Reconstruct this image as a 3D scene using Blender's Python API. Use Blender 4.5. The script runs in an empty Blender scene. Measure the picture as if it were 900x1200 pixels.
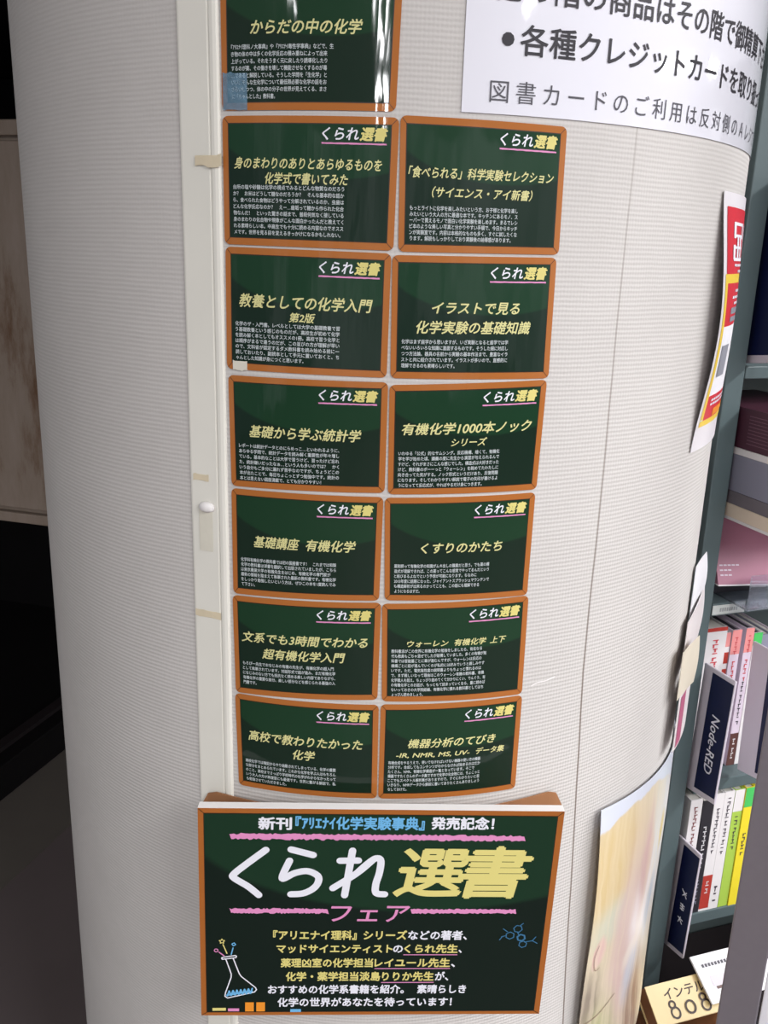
import bpy, bmesh, math, random
from mathutils import Vector
random.seed(7)
SC = bpy.context.scene
COL = SC.collection
Z0 = 1.5                      # eye height above the floor

# ------------------------------------------------------------------ camera
cam_d = bpy.data.cameras.new('camera'); cam = bpy.data.objects.new('camera', cam_d); COL.objects.link(cam)
cam_d.sensor_fit = 'VERTICAL'; cam_d.sensor_height = 24.0
cam_d.lens = 24.0 * 1054.8 / 1200.0
cam_d.clip_start = 0.02; cam_d.clip_end = 100
PITCH, ROLL, YAW = 0.2831923, 0.0309259, 0.0108679
fw = Vector((math.sin(YAW)*math.cos(PITCH), math.cos(YAW)*math.cos(PITCH), -math.sin(PITCH)))
r0 = Vector((math.cos(YAW), -math.sin(YAW), 0)); u0 = r0.cross(fw)
rt = r0*math.cos(ROLL) + u0*math.sin(ROLL); up = -r0*math.sin(ROLL) + u0*math.cos(ROLL)
from mathutils import Matrix
M = Matrix((rt, up, -fw)).transposed().to_4x4(); M.translation = Vector((-0.00045, -1.24548, Z0))
cam.matrix_world = M
SC.camera = cam
# ------------------------------------------------------------------ world, lights, exposure
SC.view_settings.view_transform = 'Standard'; SC.view_settings.look = 'None'
SC.view_settings.gamma = 1.0; SC.view_settings.use_curve_mapping = False
SC.view_settings.exposure = 0.06
wd = bpy.data.worlds.new('shop_interior'); SC.world = wd; wd.use_nodes = True
bg = wd.node_tree.nodes['Background']; bg.inputs[0].default_value = (0.86, 0.90, 1.0, 1); bg.inputs[1].default_value = 0.42
# uneven brightness of the surrounding shop: aisles, shelves and lit displays
_n = wd.node_tree.nodes; _l = wd.node_tree.links
_tc = _n.new('ShaderNodeTexCoord'); _mp = _n.new('ShaderNodeMapping'); _mp.inputs['Scale'].default_value = (7, 7, 1.6); _nz = _n.new('ShaderNodeTexNoise'); _nz.inputs['Scale'].default_value = 1.0; _nz.inputs['Detail'].default_value = 3
_cr = _n.new('ShaderNodeValToRGB'); _cr.color_ramp.elements[0].position = 0.40; _cr.color_ramp.elements[0].color = (0.42, 0.45, 0.50, 1); _cr.color_ramp.elements[1].position = 0.66; _cr.color_ramp.elements[1].color = (1.9, 1.95, 2.0, 1)
_l.new(_tc.outputs['Generated'], _mp.inputs[0]); _l.new(_mp.outputs[0], _nz.inputs['Vector']); _l.new(_nz.outputs[0], _cr.inputs[0]); _l.new(_cr.outputs[0], bg.inputs[0])

def tube(name, loc, sx, sy, power, col=(0.98, 0.985, 1.0)):
    l = bpy.data.lights.new(name, 'AREA'); l.shape = 'RECTANGLE'; l.size = sx; l.size_y = sy
    l.energy = power; l.color = col
    o = bpy.data.objects.new(name, l); o.location = loc; COL.objects.link(o)
    return o
# fluorescent ceiling tubes, in rows across the shop ceiling
tube('ceiling_tube', (-0.12, -4.6, 2.66), 0.14, 2.4, 70)
tube('ceiling_tube', (-0.10, -7.6, 2.66), 0.14, 2.4, 70)
tube('ceiling_tube', (2.3, -0.55, 2.66), 0.16, 1.2, 62)
tube('ceiling_tube', (1.3, -2.6, 2.66), 0.16, 1.4, 62)
tube('ceiling_tube', (5.7, 0.10, 2.66), 0.40, 2.6, 160)
tube('ceiling_tube', (2.6, -2.6, 2.66), 0.16, 2.4, 90)
tube('ceiling_tube', (-1.9, -3.4, 2.66), 0.16, 2.4, 40)

# ------------------------------------------------------------------ materials
def s2l(c):
    return tuple(((x/12.92) if x <= 0.04045 else ((x+0.055)/1.055)**2.4) for x in c)
def rgb(r, g, b): return s2l((r/255, g/255, b/255)) + (1,)
def mat(name, col, rough=0.6, spec=0.4, metal=0.0, noise=0.0, nscale=30.0, bump=0.0, bscale=200.0, coat=0.0):
    m = bpy.data.materials.new(name); m.use_nodes = True
    nt = m.node_tree; p = nt.nodes['Principled BSDF']
    p.inputs['Base Color'].default_value = col; p.inputs['Roughness'].default_value = rough
    p.inputs['Specular IOR Level'].default_value = spec; p.inputs['Metallic'].default_value = metal
    p.inputs['Coat Weight'].default_value = coat; p.inputs['Coat Roughness'].default_value = 0.06
    tc = nt.nodes.new('ShaderNodeTexCoord')
    if noise > 0:
        n = nt.nodes.new('ShaderNodeTexNoise'); n.inputs['Scale'].default_value = nscale; n.inputs['Detail'].default_value = 5
        nt.links.new(tc.outputs['Object'], n.inputs['Vector'])
        mx = nt.nodes.new('ShaderNodeMix'); mx.data_type = 'RGBA'
        mx.inputs['A'].default_value = tuple(c*(1-noise) for c in col[:3]) + (1,)
        mx.inputs['B'].default_value = tuple(min(1, c*(1+noise)) for c in col[:3]) + (1,)
        nt.links.new(n.outputs['Fac'], mx.inputs['Factor']); nt.links.new(mx.outputs['Result'], p.inputs['Base Color'])
    if bump > 0:
        n2 = nt.nodes.new('ShaderNodeTexNoise'); n2.inputs['Scale'].default_value = bscale; n2.inputs['Detail'].default_value = 3
        nt.links.new(tc.outputs['Object'], n2.inputs['Vector'])
        b = nt.nodes.new('ShaderNodeBump'); b.inputs['Strength'].default_value = bump; b.inputs['Distance'].default_value = 0.001
        nt.links.new(n2.outputs['Fac'], b.inputs['Height']); nt.links.new(b.outputs['Normal'], p.inputs['Normal'])
        if coat > 0: nt.links.new(b.outputs['Normal'], p.inputs['Coat Normal'])
    return m
def N(nt, t, **kw):
    n = nt.nodes.new(t)
    for k, v in kw.items(): setattr(n, k, v)
    return n
def math_node(nt, op, a, b=None, c=None):
    n = nt.nodes.new('ShaderNodeMath'); n.operation = op
    for i, v in enumerate((a, b, c)):
        if v is None: continue
        if isinstance(v, (int, float)): n.inputs[i].default_value = v
        else: nt.links.new(v, n.inputs[i])
    return n.outputs[0]
def mixc(nt, fac, a, b):
    n = nt.nodes.new('ShaderNodeMix'); n.data_type = 'RGBA'
    if isinstance(fac, (int, float)): n.inputs['Factor'].default_value = fac
    else: nt.links.new(fac, n.inputs['Factor'])
    for k, v in (('A', a), ('B', b)):
        if isinstance(v, tuple): n.inputs[k].default_value = v
        else: nt.links.new(v, n.inputs[k])
    return n.outputs['Result']

def wallpaper():
    m = bpy.data.materials.new('woven_wallpaper'); m.use_nodes = True
    nt = m.node_tree; p = nt.nodes['Principled BSDF']
    p.inputs['Roughness'].default_value = 0.75; p.inputs['Specular IOR Level'].default_value = 0.25
    uv = N(nt, 'ShaderNodeUVMap'); sp = N(nt, 'ShaderNodeSeparateXYZ'); nt.links.new(uv.outputs[0], sp.inputs[0])
    S, Z = sp.outputs[0], sp.outputs[1]
    n = N(nt, 'ShaderNodeTexNoise'); n.inputs['Scale'].default_value = 9; n.inputs['Detail'].default_value = 6
    n.inputs['Roughness'].default_value = 0.65
    nt.links.new(uv.outputs[0], n.inputs['Vector'])
    nf = N(nt, 'ShaderNodeTexNoise'); nf.inputs['Scale'].default_value = 420; nf.inputs['Detail'].default_value = 2
    nt.links.new(uv.outputs[0], nf.inputs['Vector'])
    w = math_node(nt, 'MULTIPLY_ADD', n.outputs[0], 0.004, Z)
    ribs = math_node(nt, 'SINE', math_node(nt, 'MULTIPLY', w, 2*math.pi/0.0043))
    cols = math_node(nt, 'SINE', math_node(nt, 'MULTIPLY', S, 2*math.pi/0.0036))
    weave = math_node(nt, 'ADD', math_node(nt, 'MULTIPLY', ribs, 0.7), math_node(nt, 'MULTIPLY', cols, 0.15))
    weave = math_node(nt, 'MULTIPLY_ADD', nf.outputs[0], 1.0, weave)
    base = mixc(nt, n.outputs[0], rgb(204, 200, 196), rgb(221, 217, 213))
    f = math_node(nt, 'MULTIPLY_ADD', weave, 0.075, 0.23)
    base = mixc(nt, f, base, rgb(166, 160, 157))
    # vertical joint between two lengths of wallpaper, wandering a little
    n3 = N(nt, 'ShaderNodeTexNoise'); n3.inputs['Scale'].default_value = 3
    nt.links.new(uv.outputs[0], n3.inputs['Vector'])
    s2 = math_node(nt, 'MULTIPLY_ADD', n3.outputs[0], 0.010, S)
    # below the board the joint drifts sideways
    drift = math_node(nt, 'MULTIPLY', math_node(nt, 'MAXIMUM', math_node(nt, 'SUBTRACT', Z0-0.42, Z), 0.0), 0.055)
    d = math_node(nt, 'ABSOLUTE', math_node(nt, 'SUBTRACT', math_node(nt, 'SUBTRACT', s2, drift), 0.2395))
    line = math_node(nt, 'LESS_THAN', d, 0.0011)
    low = math_node(nt, 'MINIMUM', math_node(nt, 'MAXIMUM', math_node(nt, 'MULTIPLY_ADD', Z, -1.1, 2.0), 0.25), 0.85)
    base = mixc(nt, math_node(nt, 'MULTIPLY', line, low), base, rgb(112, 98, 86))
    nt.links.new(base, p.inputs['Base Color'])
    b = N(nt, 'ShaderNodeBump'); b.inputs['Strength'].default_value = 0.35; b.inputs['Distance'].default_value = 0.0006
    nt.links.new(weave, b.inputs['Height']); nt.links.new(b.outputs[0], p.inputs['Normal'])
    return m

def laminated(name, col, col2=None):
    """print under a clear, slightly wavy laminate"""
    m = bpy.data.materials.new(name); m.use_nodes = True
    nt = m.node_tree; p = nt.nodes['Principled BSDF']
    p.inputs['Roughness'].default_value = 0.5; p.inputs['Specular IOR Level'].default_value = 0.12
    p.inputs['Coat Weight'].default_value = 0.7; p.inputs['Coat Roughness'].default_value = 0.05
    geo = N(nt, 'ShaderNodeNewGeometry'); mp = N(nt, 'ShaderNodeMapping'); mp.inputs['Scale'].default_value = (26, 26, 7)
    nt.links.new(geo.outputs['Position'], mp.inputs[0])
    n = N(nt, 'ShaderNodeTexNoise'); n.inputs['Scale'].default_value = 1.0; n.inputs['Detail'].default_value = 2.0
    nt.links.new(mp.outputs[0], n.inputs['Vector'])
    b = N(nt, 'ShaderNodeBump'); b.inputs['Strength'].default_value = 0.6; b.inputs['Distance'].default_value = 0.0025
    nt.links.new(n.outputs[0], b.inputs['Height']); nt.links.new(b.outputs[0], p.inputs['Coat Normal'])
    p.inputs['Base Color'].default_value = col
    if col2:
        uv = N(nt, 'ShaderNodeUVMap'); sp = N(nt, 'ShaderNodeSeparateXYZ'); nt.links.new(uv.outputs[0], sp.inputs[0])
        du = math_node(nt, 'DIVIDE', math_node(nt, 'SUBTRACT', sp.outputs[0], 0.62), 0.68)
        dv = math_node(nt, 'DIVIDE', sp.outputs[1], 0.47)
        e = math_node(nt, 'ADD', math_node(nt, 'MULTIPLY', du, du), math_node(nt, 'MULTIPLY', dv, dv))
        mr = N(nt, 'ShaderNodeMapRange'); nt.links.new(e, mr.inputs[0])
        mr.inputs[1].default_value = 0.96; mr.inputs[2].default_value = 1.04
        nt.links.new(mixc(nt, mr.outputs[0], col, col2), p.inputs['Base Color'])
    return m

M_wall = wallpaper()
M_strip = mat('cream_plastic', rgb(229, 226, 216), 0.45, 0.4, noise=0.06, nscale=14)
M_strip_ridge = mat('cream_plastic_ridge', rgb(235, 232, 222), 0.4, 0.4, noise=0.04, nscale=20)
M_tape_old = mat('yellowed_tape', rgb(218, 204, 176), 0.4, 0.4, noise=0.12, nscale=80)
M_tape_pale = mat('pale_tape', rgb(220, 215, 200), 0.35, 0.5, noise=0.08, nscale=90)
M_tape_blue = mat('bluish_tape', rgb(120, 160, 186), 0.2, 0.5, noise=0.5, nscale=160, bump=0.5, bscale=260)
M_brown = laminated('brown_printed_frame', rgb(174, 104, 46))
M_mitre = mat('frame_mitre', rgb(84, 44, 20), 0.4)
M_edge = mat('frame_inner_shadow_print', rgb(46, 30, 16), 0.4)
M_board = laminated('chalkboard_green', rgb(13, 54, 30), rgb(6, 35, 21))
M_panel_board = mat('panel_green', rgb(22, 46, 34), 0.42, 0.35)
M_white = mat('chalk_white', rgb(232, 232, 240), 0.5)
M_body = mat('print_white', rgb(205, 212, 214), 0.5)
M_yellow = mat('chalk_yellow', rgb(222, 210, 128), 0.5)
M_pale_yellow = mat('print_pale_yellow', rgb(218, 213, 150), 0.5)
M_pink = mat('chalk_pink', rgb(222, 142, 190), 0.55)
M_blue = mat('chalk_blue', rgb(110, 180, 225), 0.5)
M_navyblue = mat('dim_blue_chalk', rgb(58, 112, 150), 0.5)
M_orange = mat('chalk_orange', rgb(236, 146, 40), 0.5)
M_foam = mat('white_foam_edge', rgb(236, 232, 230), 0.6, noise=0.02)
M_frame_panel = mat('panel_brown_print', rgb(166, 96, 38), 0.45, 0.35, noise=0.08, nscale=60)
M_old_brown = mat('old_brown_card', rgb(160, 112, 76), 0.5, 0.4, noise=0.08, nscale=25)
M_black_ink = mat('black_ink', rgb(24, 17, 30), 0.5)
M_grey_ink = mat('thin_grey_ink', rgb(74, 72, 80), 0.5)
M_steel = mat('grey_green_steel', rgb(84, 98, 100), 0.45, 0.4, noise=0.04, nscale=12)
M_steel_dark = mat('dark_shelf_steel', rgb(78, 88, 88), 0.5, 0.4, noise=0.05, nscale=12)
M_rack = mat('grey_rack_steel', rgb(112, 106, 112), 0.55, 0.3, noise=0.05, nscale=90)
M_paper = mat('white_paper', rgb(232, 230, 234), 0.6, noise=0.02)
M_navy = mat('navy_card', rgb(14, 24, 66), 0.4)
M_divider = mat('divider_plastic', rgb(214, 206, 216), 0.4)

M_tape_blue.node_tree.nodes['Principled BSDF'].inputs['Alpha'].default_value = 0.42
# glossy laminated sign paper
M_sign = bpy.data.materials.new('glossy_sign_paper'); M_sign.use_nodes = True
_p = M_sign.node_tree.nodes['Principled BSDF']
_p.inputs['Base Color'].default_value = rgb(226, 225, 234); _p.inputs['Roughness'].default_value = 0.5
_p.inputs['Coat Weight'].default_value = 1.0; _p.inputs['Coat Roughness'].default_value = 0.04

# ------------------------------------------------------------------ helpers
def link(name, me, mats, parent=None):
    o = bpy.data.objects.new(name, me); COL.objects.link(o)
    for m in (mats if isinstance(mats, (list, tuple)) else [mats]): me.materials.append(m)
    if parent: o.parent = parent
    return o
def tag(o, label, cat, group=None):
    o['label'] = label; o['category'] = cat
    if group: o['group'] = group
    return o
def structure(o): o['kind'] = 'structure'; return o
def mesh(name, verts, faces, mats, parent=None, mi=None, uvs=None, smooth=False):
    me = bpy.data.meshes.new(name); me.from_pydata([tuple(v) for v in verts], [], faces)
    o = link(name, me, mats, parent)
    if mi:
        for p, k in zip(me.polygons, mi): p.material_index = k
    if uvs:
        l = me.uv_layers.new(name='UVMap')
        for p in me.polygons:
            for li in p.loop_indices: l.data[li].uv = uvs[me.loops[li].vertex_index]
    if smooth:
        for p in me.polygons: p.use_smooth = True
    return o
def empty(name, loc=(0, 0, 0)):
    o = bpy.data.objects.new(name, None); COL.objects.link(o); o.location = loc; o.empty_display_size = 0.05
    return o
def part(o, root):
    """parent o to an empty without moving it"""
    o.parent = root; o.matrix_parent_inverse = Matrix.Translation(-Vector(root.location))
    return o

R = 0.44136
def cyl(s, z, off=0.0):
    a = s/R
    return Vector(((R+off)*math.sin(a), -(R+off)*math.cos(a), Z0+z))

class Buf:
    def __init__(self): self.v = []; self.f = []; self.m = []; self.lay = 0
    def add(self, vs, fs, k=0):
        b = len(self.v); self.v += [tuple(p) for p in vs]; self.f += [tuple(i+b for i in f) for f in fs]; self.m += [k]*len(fs)
    def obj(self, name, mats, parent=None, smooth=False): return mesh(name, self.v, self.f, mats, parent, self.m, smooth=smooth)

# ---- lettering ---------------------------------------------------------------
_cache = {}
def glyphs(text, bold=0.0, shear=0.0, res=2):
    k = (text, bold, shear, res)
    if k in _cache: return _cache[k]
    c = bpy.data.curves.new('t', 'FONT'); c.body = text; c.size = 1.0; c.resolution_u = res
    c.shear = shear; c.offset = bold; c.fill_mode = 'FRONT'
    o = bpy.data.objects.new('t', c); COL.objects.link(o)
    dg = bpy.context.evaluated_depsgraph_get(); dg.update()
    me = bpy.data.meshes.new_from_object(o.evaluated_get(dg))
    v = [(p.co.x, p.co.y) for p in me.vertices]; f = [tuple(p.vertices) for p in me.polygons]
    bpy.data.objects.remove(o); bpy.data.curves.remove(c); bpy.data.meshes.remove(me)
    _cache[k] = (v, f); return _cache[k]
_q = glyphs('国')[0]
EM_X0, EM_X1 = min(p[0] for p in _q), max(p[0] for p in _q)
EM_Y0, EM_Y1 = min(p[1] for p in _q), max(p[1] for p in _q)
EMC = (EM_Y0+EM_Y1)/2; EMH = (EM_Y1-EM_Y0)/0.92
_q2 = glyphs('国国')[0]; ADV = max(p[0] for p in _q2)-EM_X1
def facing(fn, x, y, e):
    p = fn(x, y); return -(fn(x+e, y)-p).cross(fn(x, y+e)-p).normalized()
def letter(buf, fn, text, x0, yc, em, w=None, pitch=None, bold=0.0, shear=0.0, k=0, center=None, res=2):
    """text with its em-box centre on yc (y grows downwards); fn maps (x, y) to 3-D"""
    v, f = glyphs(text, min(bold, 0.0), shear, res)
    if not v: return
    jit = [(0, 0)]
    if bold > 0:
        m = 8 if bold > 0.025 else 4
        jit += [(bold*math.cos(i*2*math.pi/m), bold*math.sin(i*2*math.pi/m)) for i in range(m)]
    sy = em/EMH
    a, b = min(p[0] for p in v), max(p[0] for p in v)
    if w is not None: sx = w/(b-a); ox = x0-a*sx
    else:
        sx = (pitch if pitch else em)/ADV; ox = x0
        if center is not None: ox = center-(a+b)/2*sx
    nn = facing(fn, ox+(a+b)/2*sx, yc, em*0.05)
    for i, (jx, jy) in enumerate(jit):      # overprinted passes, each a hair above the last
        buf.add([fn(ox+(p[0]+jx)*sx, yc-(p[1]+jy-EMC)*sy)+nn*(2e-5*i) for p in v], f, k)
def stroke(buf, fn, pts, wdt, k=0, smooth=True, asp=1.0, cap=True, closed=False):
    """round-ended pen stroke; asp = y units per x unit"""
    P = [(x, y/asp) for x, y in pts]
    if smooth and len(P) > 2:
        Q = []; n = len(P)
        for i in range(n-1 if not closed else n):
            p0 = P[(i-1) % n] if (closed or i > 0) else P[0]; p1 = P[i]; p2 = P[(i+1) % n]
            p3 = P[(i+2) % n] if (closed or i+2 < n) else P[-1]
            for j in range(6):
                t = j/6; t2 = t*t; t3 = t2*t
                Q.append(tuple(0.5*((2*p1[d])+(-p0[d]+p2[d])*t+(2*p0[d]-5*p1[d]+4*p2[d]-p3[d])*t2+(-p0[d]+3*p1[d]-3*p2[d]+p3[d])*t3) for d in (0, 1)))
        Q.append(P[0] if closed else P[-1]); P = Q
    elif closed: P = P+[P[0]]
    h = wdt/2; lay = buf.lay; nn = facing(fn, P[0][0], P[0][1]*asp, wdt*0.3)*2e-6
    for (x0, y0), (x1, y1) in zip(P, P[1:]):
        lay += 1; dx, dy = x1-x0, y1-y0; L = math.hypot(dx, dy) or 1e-9; nx, ny = -dy/L*h, dx/L*h
        buf.add([fn(x, y*asp)+nn*lay for x, y in ((x0+nx, y0+ny), (x1+nx, y1+ny), (x1-nx, y1-ny), (x0-nx, y0-ny))], [(0, 1, 2, 3)], k)
    if cap:
        for x, y in P:
            lay += 1
            buf.add([fn(x+h*math.cos(t*math.pi/5), (y-h*math.sin(t*math.pi/5))*asp)+nn*lay for t in range(10)], [tuple(range(10))], k)
    buf.lay = lay
def chalk_band(buf, fn, x0, x1, y, th, k=0, n=60, rough=0.35):
    vs = []
    for i in range(n+1):
        x = x0+(x1-x0)*i/n
        vs += [fn(x, y-th/2*(1+random.uniform(-rough, rough))), fn(x+th*0.2, y+th/2*(1+random.uniform(-rough, rough)))]
    buf.add(vs, [(2*i, 2*i+1, 2*i+3, 2*i+2) for i in range(n)], k)

# ---- solid shapes -------------------------------------------------------------
def slab(buf, corners, thick, k=0, kside=None):
    """a sheet/board from 4 corner points (front face), given thickness backwards"""
    c = [Vector(p) for p in corners]
    n = (c[1]-c[0]).cross(c[3]-c[0]).normalized()
    b = [p-n*thick for p in c]
    buf.add(c+b, [(0, 1, 2, 3)], k)
    buf.add(c+b, [(7, 6, 5, 4), (0, 4, 5, 1), (1, 5, 6, 2), (2, 6, 7, 3), (3, 7, 4, 0)], k if kside is None else kside)
def bevelled(name, buf, mats, parent=None, w=0.0015):
    o = buf.obj(name, mats, parent)
    b = o.modifiers.new('bevel', 'BEVEL'); b.width = w; b.segments = 2; b.limit_method = 'ANGLE'
    return o
# bookshelf frame of reference: a along the front, b into the shelf, z from eye height
AN = math.radians(18)
S0 = Vector((0.498, 0.020, 0)); UU = Vector((math.cos(AN), math.sin(AN), 0)); WW = Vector((-math.sin(AN), math.cos(AN), 0))
def sh(a, b, z): return S0+UU*a+WW*b+Vector((0, 0, Z0+z))
def shbox(buf, a0, a1, b0, b1, z0, z1, k=0):
    vs = [sh(a, b, z) for z in (z0, z1) for a, b in ((a0, b0), (a1, b0), (a1, b1), (a0, b1))]
    buf.add(vs, [(3, 2, 1, 0), (4, 5, 6, 7), (0, 1, 5, 4), (1, 2, 6, 5), (2, 3, 7, 6), (3, 0, 4, 7)], k)
def box(buf, x0, x1, y0, y1, z0, z1, k=0):
    vs = [(x, y, z) for z in (z0, z1) for x, y in ((x0, y0), (x1, y0), (x1, y1), (x0, y1))]
    buf.add(vs, [(3, 2, 1, 0), (4, 5, 6, 7), (0, 1, 5, 4), (1, 2, 6, 5), (2, 3, 7, 6), (3, 0, 4, 7)], k)

# ================================================================== the setting
M_floor = mat('grey_brown_lino', rgb(108, 98, 98), 0.5, 0.4, noise=0.08, nscale=6)
M_floor_strip = mat('grey_floor_band', rgb(104, 98, 92), 0.55, 0.35, noise=0.08, nscale=9)
M_ceil = mat('ceiling_white', rgb(205, 203, 200), 0.8)
M_dark = mat('gap_shade_black', rgb(16, 13, 15), 0.7, 0.2, noise=0.3, nscale=8)  # near-black base puts the left gap's deep shade into the colour
M_dark2 = mat('dark_plinth', rgb(40, 34, 36), 0.55, 0.3, noise=0.2, nscale=12)
b = Buf(); box(b, -4, 7.5, -9.5, 4.0, -0.05, 0.0); structure(b.obj('floor', M_floor))
b = Buf(); box(b, -4, 7.5, -9.5, 4.0, 2.72, 2.78); structure(b.obj('ceiling', M_ceil))
b = Buf(); box(b, -4, 7.5, 3.0, 3.1, 0, 2.72); structure(b.obj('wall_back', M_dark))
b = Buf(); box(b, -2.6, -2.5, 0.0, 3.0, 0, 2.72); structure(b.obj('wall_left', M_dark))

# the round column
NS = 256; vs = []; uvs = []; fs = []
for i in range(NS+1):
    s = -math.pi*R+2*math.pi*R*i/NS
    for z in (-Z0, 2.72-Z0): vs.append(cyl(s, z)); uvs.append((s, z+Z0))
for i in range(NS): fs.append((2*i, 2*i+2, 2*i+3, 2*i+1))
column = structure(mesh('wall_column', vs, fs, M_wall, uvs=uvs, smooth=True))

# cream cover strip running up the column, with its raised right-hand bead
b = Buf()
prof = [(-0.1825, 0.0), (-0.1822, 0.0016), (-0.1805, 0.002), (-0.1535, 0.002), (-0.1525, 0.0012), (-0.1515, 0.0012), (-0.1505, 0.0026), (-0.1475, 0.0030), (-0.1445, 0.0026), (-0.1432, 0.0012), (-0.1428, 0.0)]
vv = [cyl(s, z, o) for z in (-Z0+0.1, 2.72-Z0) for s, o in prof]; n = len(prof)
b.add(vv, [(i, i+1, n+i+1, n+i) for i in range(n-1)])
b.m = [1 if i >= 5 else 0 for i in range(n-1)]
structure(b.obj('trim_1', [M_strip, M_strip_ridge]))

# scraps of old tape on the strip
def patch(buf, s0, s1, z0, z1, off, off1=None, k=0, ns=6, jag=0.0, thick=0.0003):
    off1 = off if off1 is None else off1
    vs = []
    for layer in (0, -thick):
        for i in range(ns+1):
            t = i/ns; o = off+(off1-off)*t+layer
            vs += [cyl(s0+(s1-s0)*t, z0+(jag*random.uniform(-1, 1) if layer == 0 else 0), o), cyl(s0+(s1-s0)*t, z1+(jag*random.uniform(-1, 1) if layer == 0 else 0), o)]
    m = 2*(ns+1); fs = []
    for i in range(ns):
        fs += [(2*i, 2*i+2, 2*i+3, 2*i+1), (m+2*i, m+2*i+1, m+2*i+3, m+2*i+2), (2*i, m+2*i, m+2*i+2, 2*i+2), (2*i+1, 2*i+3, m+2*i+3, m+2*i+1)]
    fs += [(0, 1, m+1, m), (2*ns, m+2*ns, m+2*ns+1, 2*ns+1)]
    buf.add(vs, fs, k)
b = Buf(); patch(b, -0.167, -0.1405, 0.0655, 0.0735, 0.0031, 0.0048, jag=0.0022)
tag(b.obj('tape_scrap', M_tape_old), 'torn yellowed tape scrap at upper card edge on the cream strip', 'tape', 'old tape on the cream strip')
b = Buf(); patch(b, -0.179, -0.162, -0.2165, -0.2105, 0.0024, jag=0.0008)
tag(b.obj('tape_scrap', M_tape_old), 'short beige tape strip lying level across the cream strip at mid height', 'tape', 'old tape on the cream strip')
b = Buf(); patch(b, -0.1735, -0.159, -0.287, -0.245, 0.0024)
tag(b.obj('tape_scrap', M_tape_pale), 'pale upright tape piece hanging below the white stub on the cream strip', 'tape', 'old tape on the cream strip')
b = Buf(); patch(b, -0.181, -0.152, -0.357, -0.350, 0.0024, jag=0.0008)
tag(b.obj('tape_scrap', M_tape_old), 'lowest tape strip across the cream strip left of the fourth card from the bottom', 'tape', 'old tape on the cream strip')
# the little white stub above the pale tape
bm = bmesh.new(); bmesh.ops.create_uvsphere(bm, u_segments=20, v_segments=10, radius=1)
for v in bm.verts:
    x, y, z = v.co; s = -0.1645+x*0.0086; zz = -0.2415+z*0.0048-(0.0012 if z < 0 else 0); p = cyl(s, zz, 0.0022+max(0, y)*0.0052)
    v.co = p
me = bpy.data.meshes.new('adhesive_hook'); bm.to_mesh(me); bm.free()
o = link('adhesive_hook', me, M_foam); [setattr(p, 'use_smooth', True) for p in me.polygons]
tag(o, 'small white oval adhesive stub stuck on the cream strip', 'hook')
# scratch on the wallpaper
b = Buf()
stroke(b, lambda x, y: cyl(x, y, 0.0004), [(0.169, -0.4245), (0.176, -0.422), (0.186, -0.4215), (0.197, -0.419)], 0.0013)
tag(b.obj('tape_scrap', M_foam), 'thin whitish torn flake on bare wallpaper right of the cards', 'tape')

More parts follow.
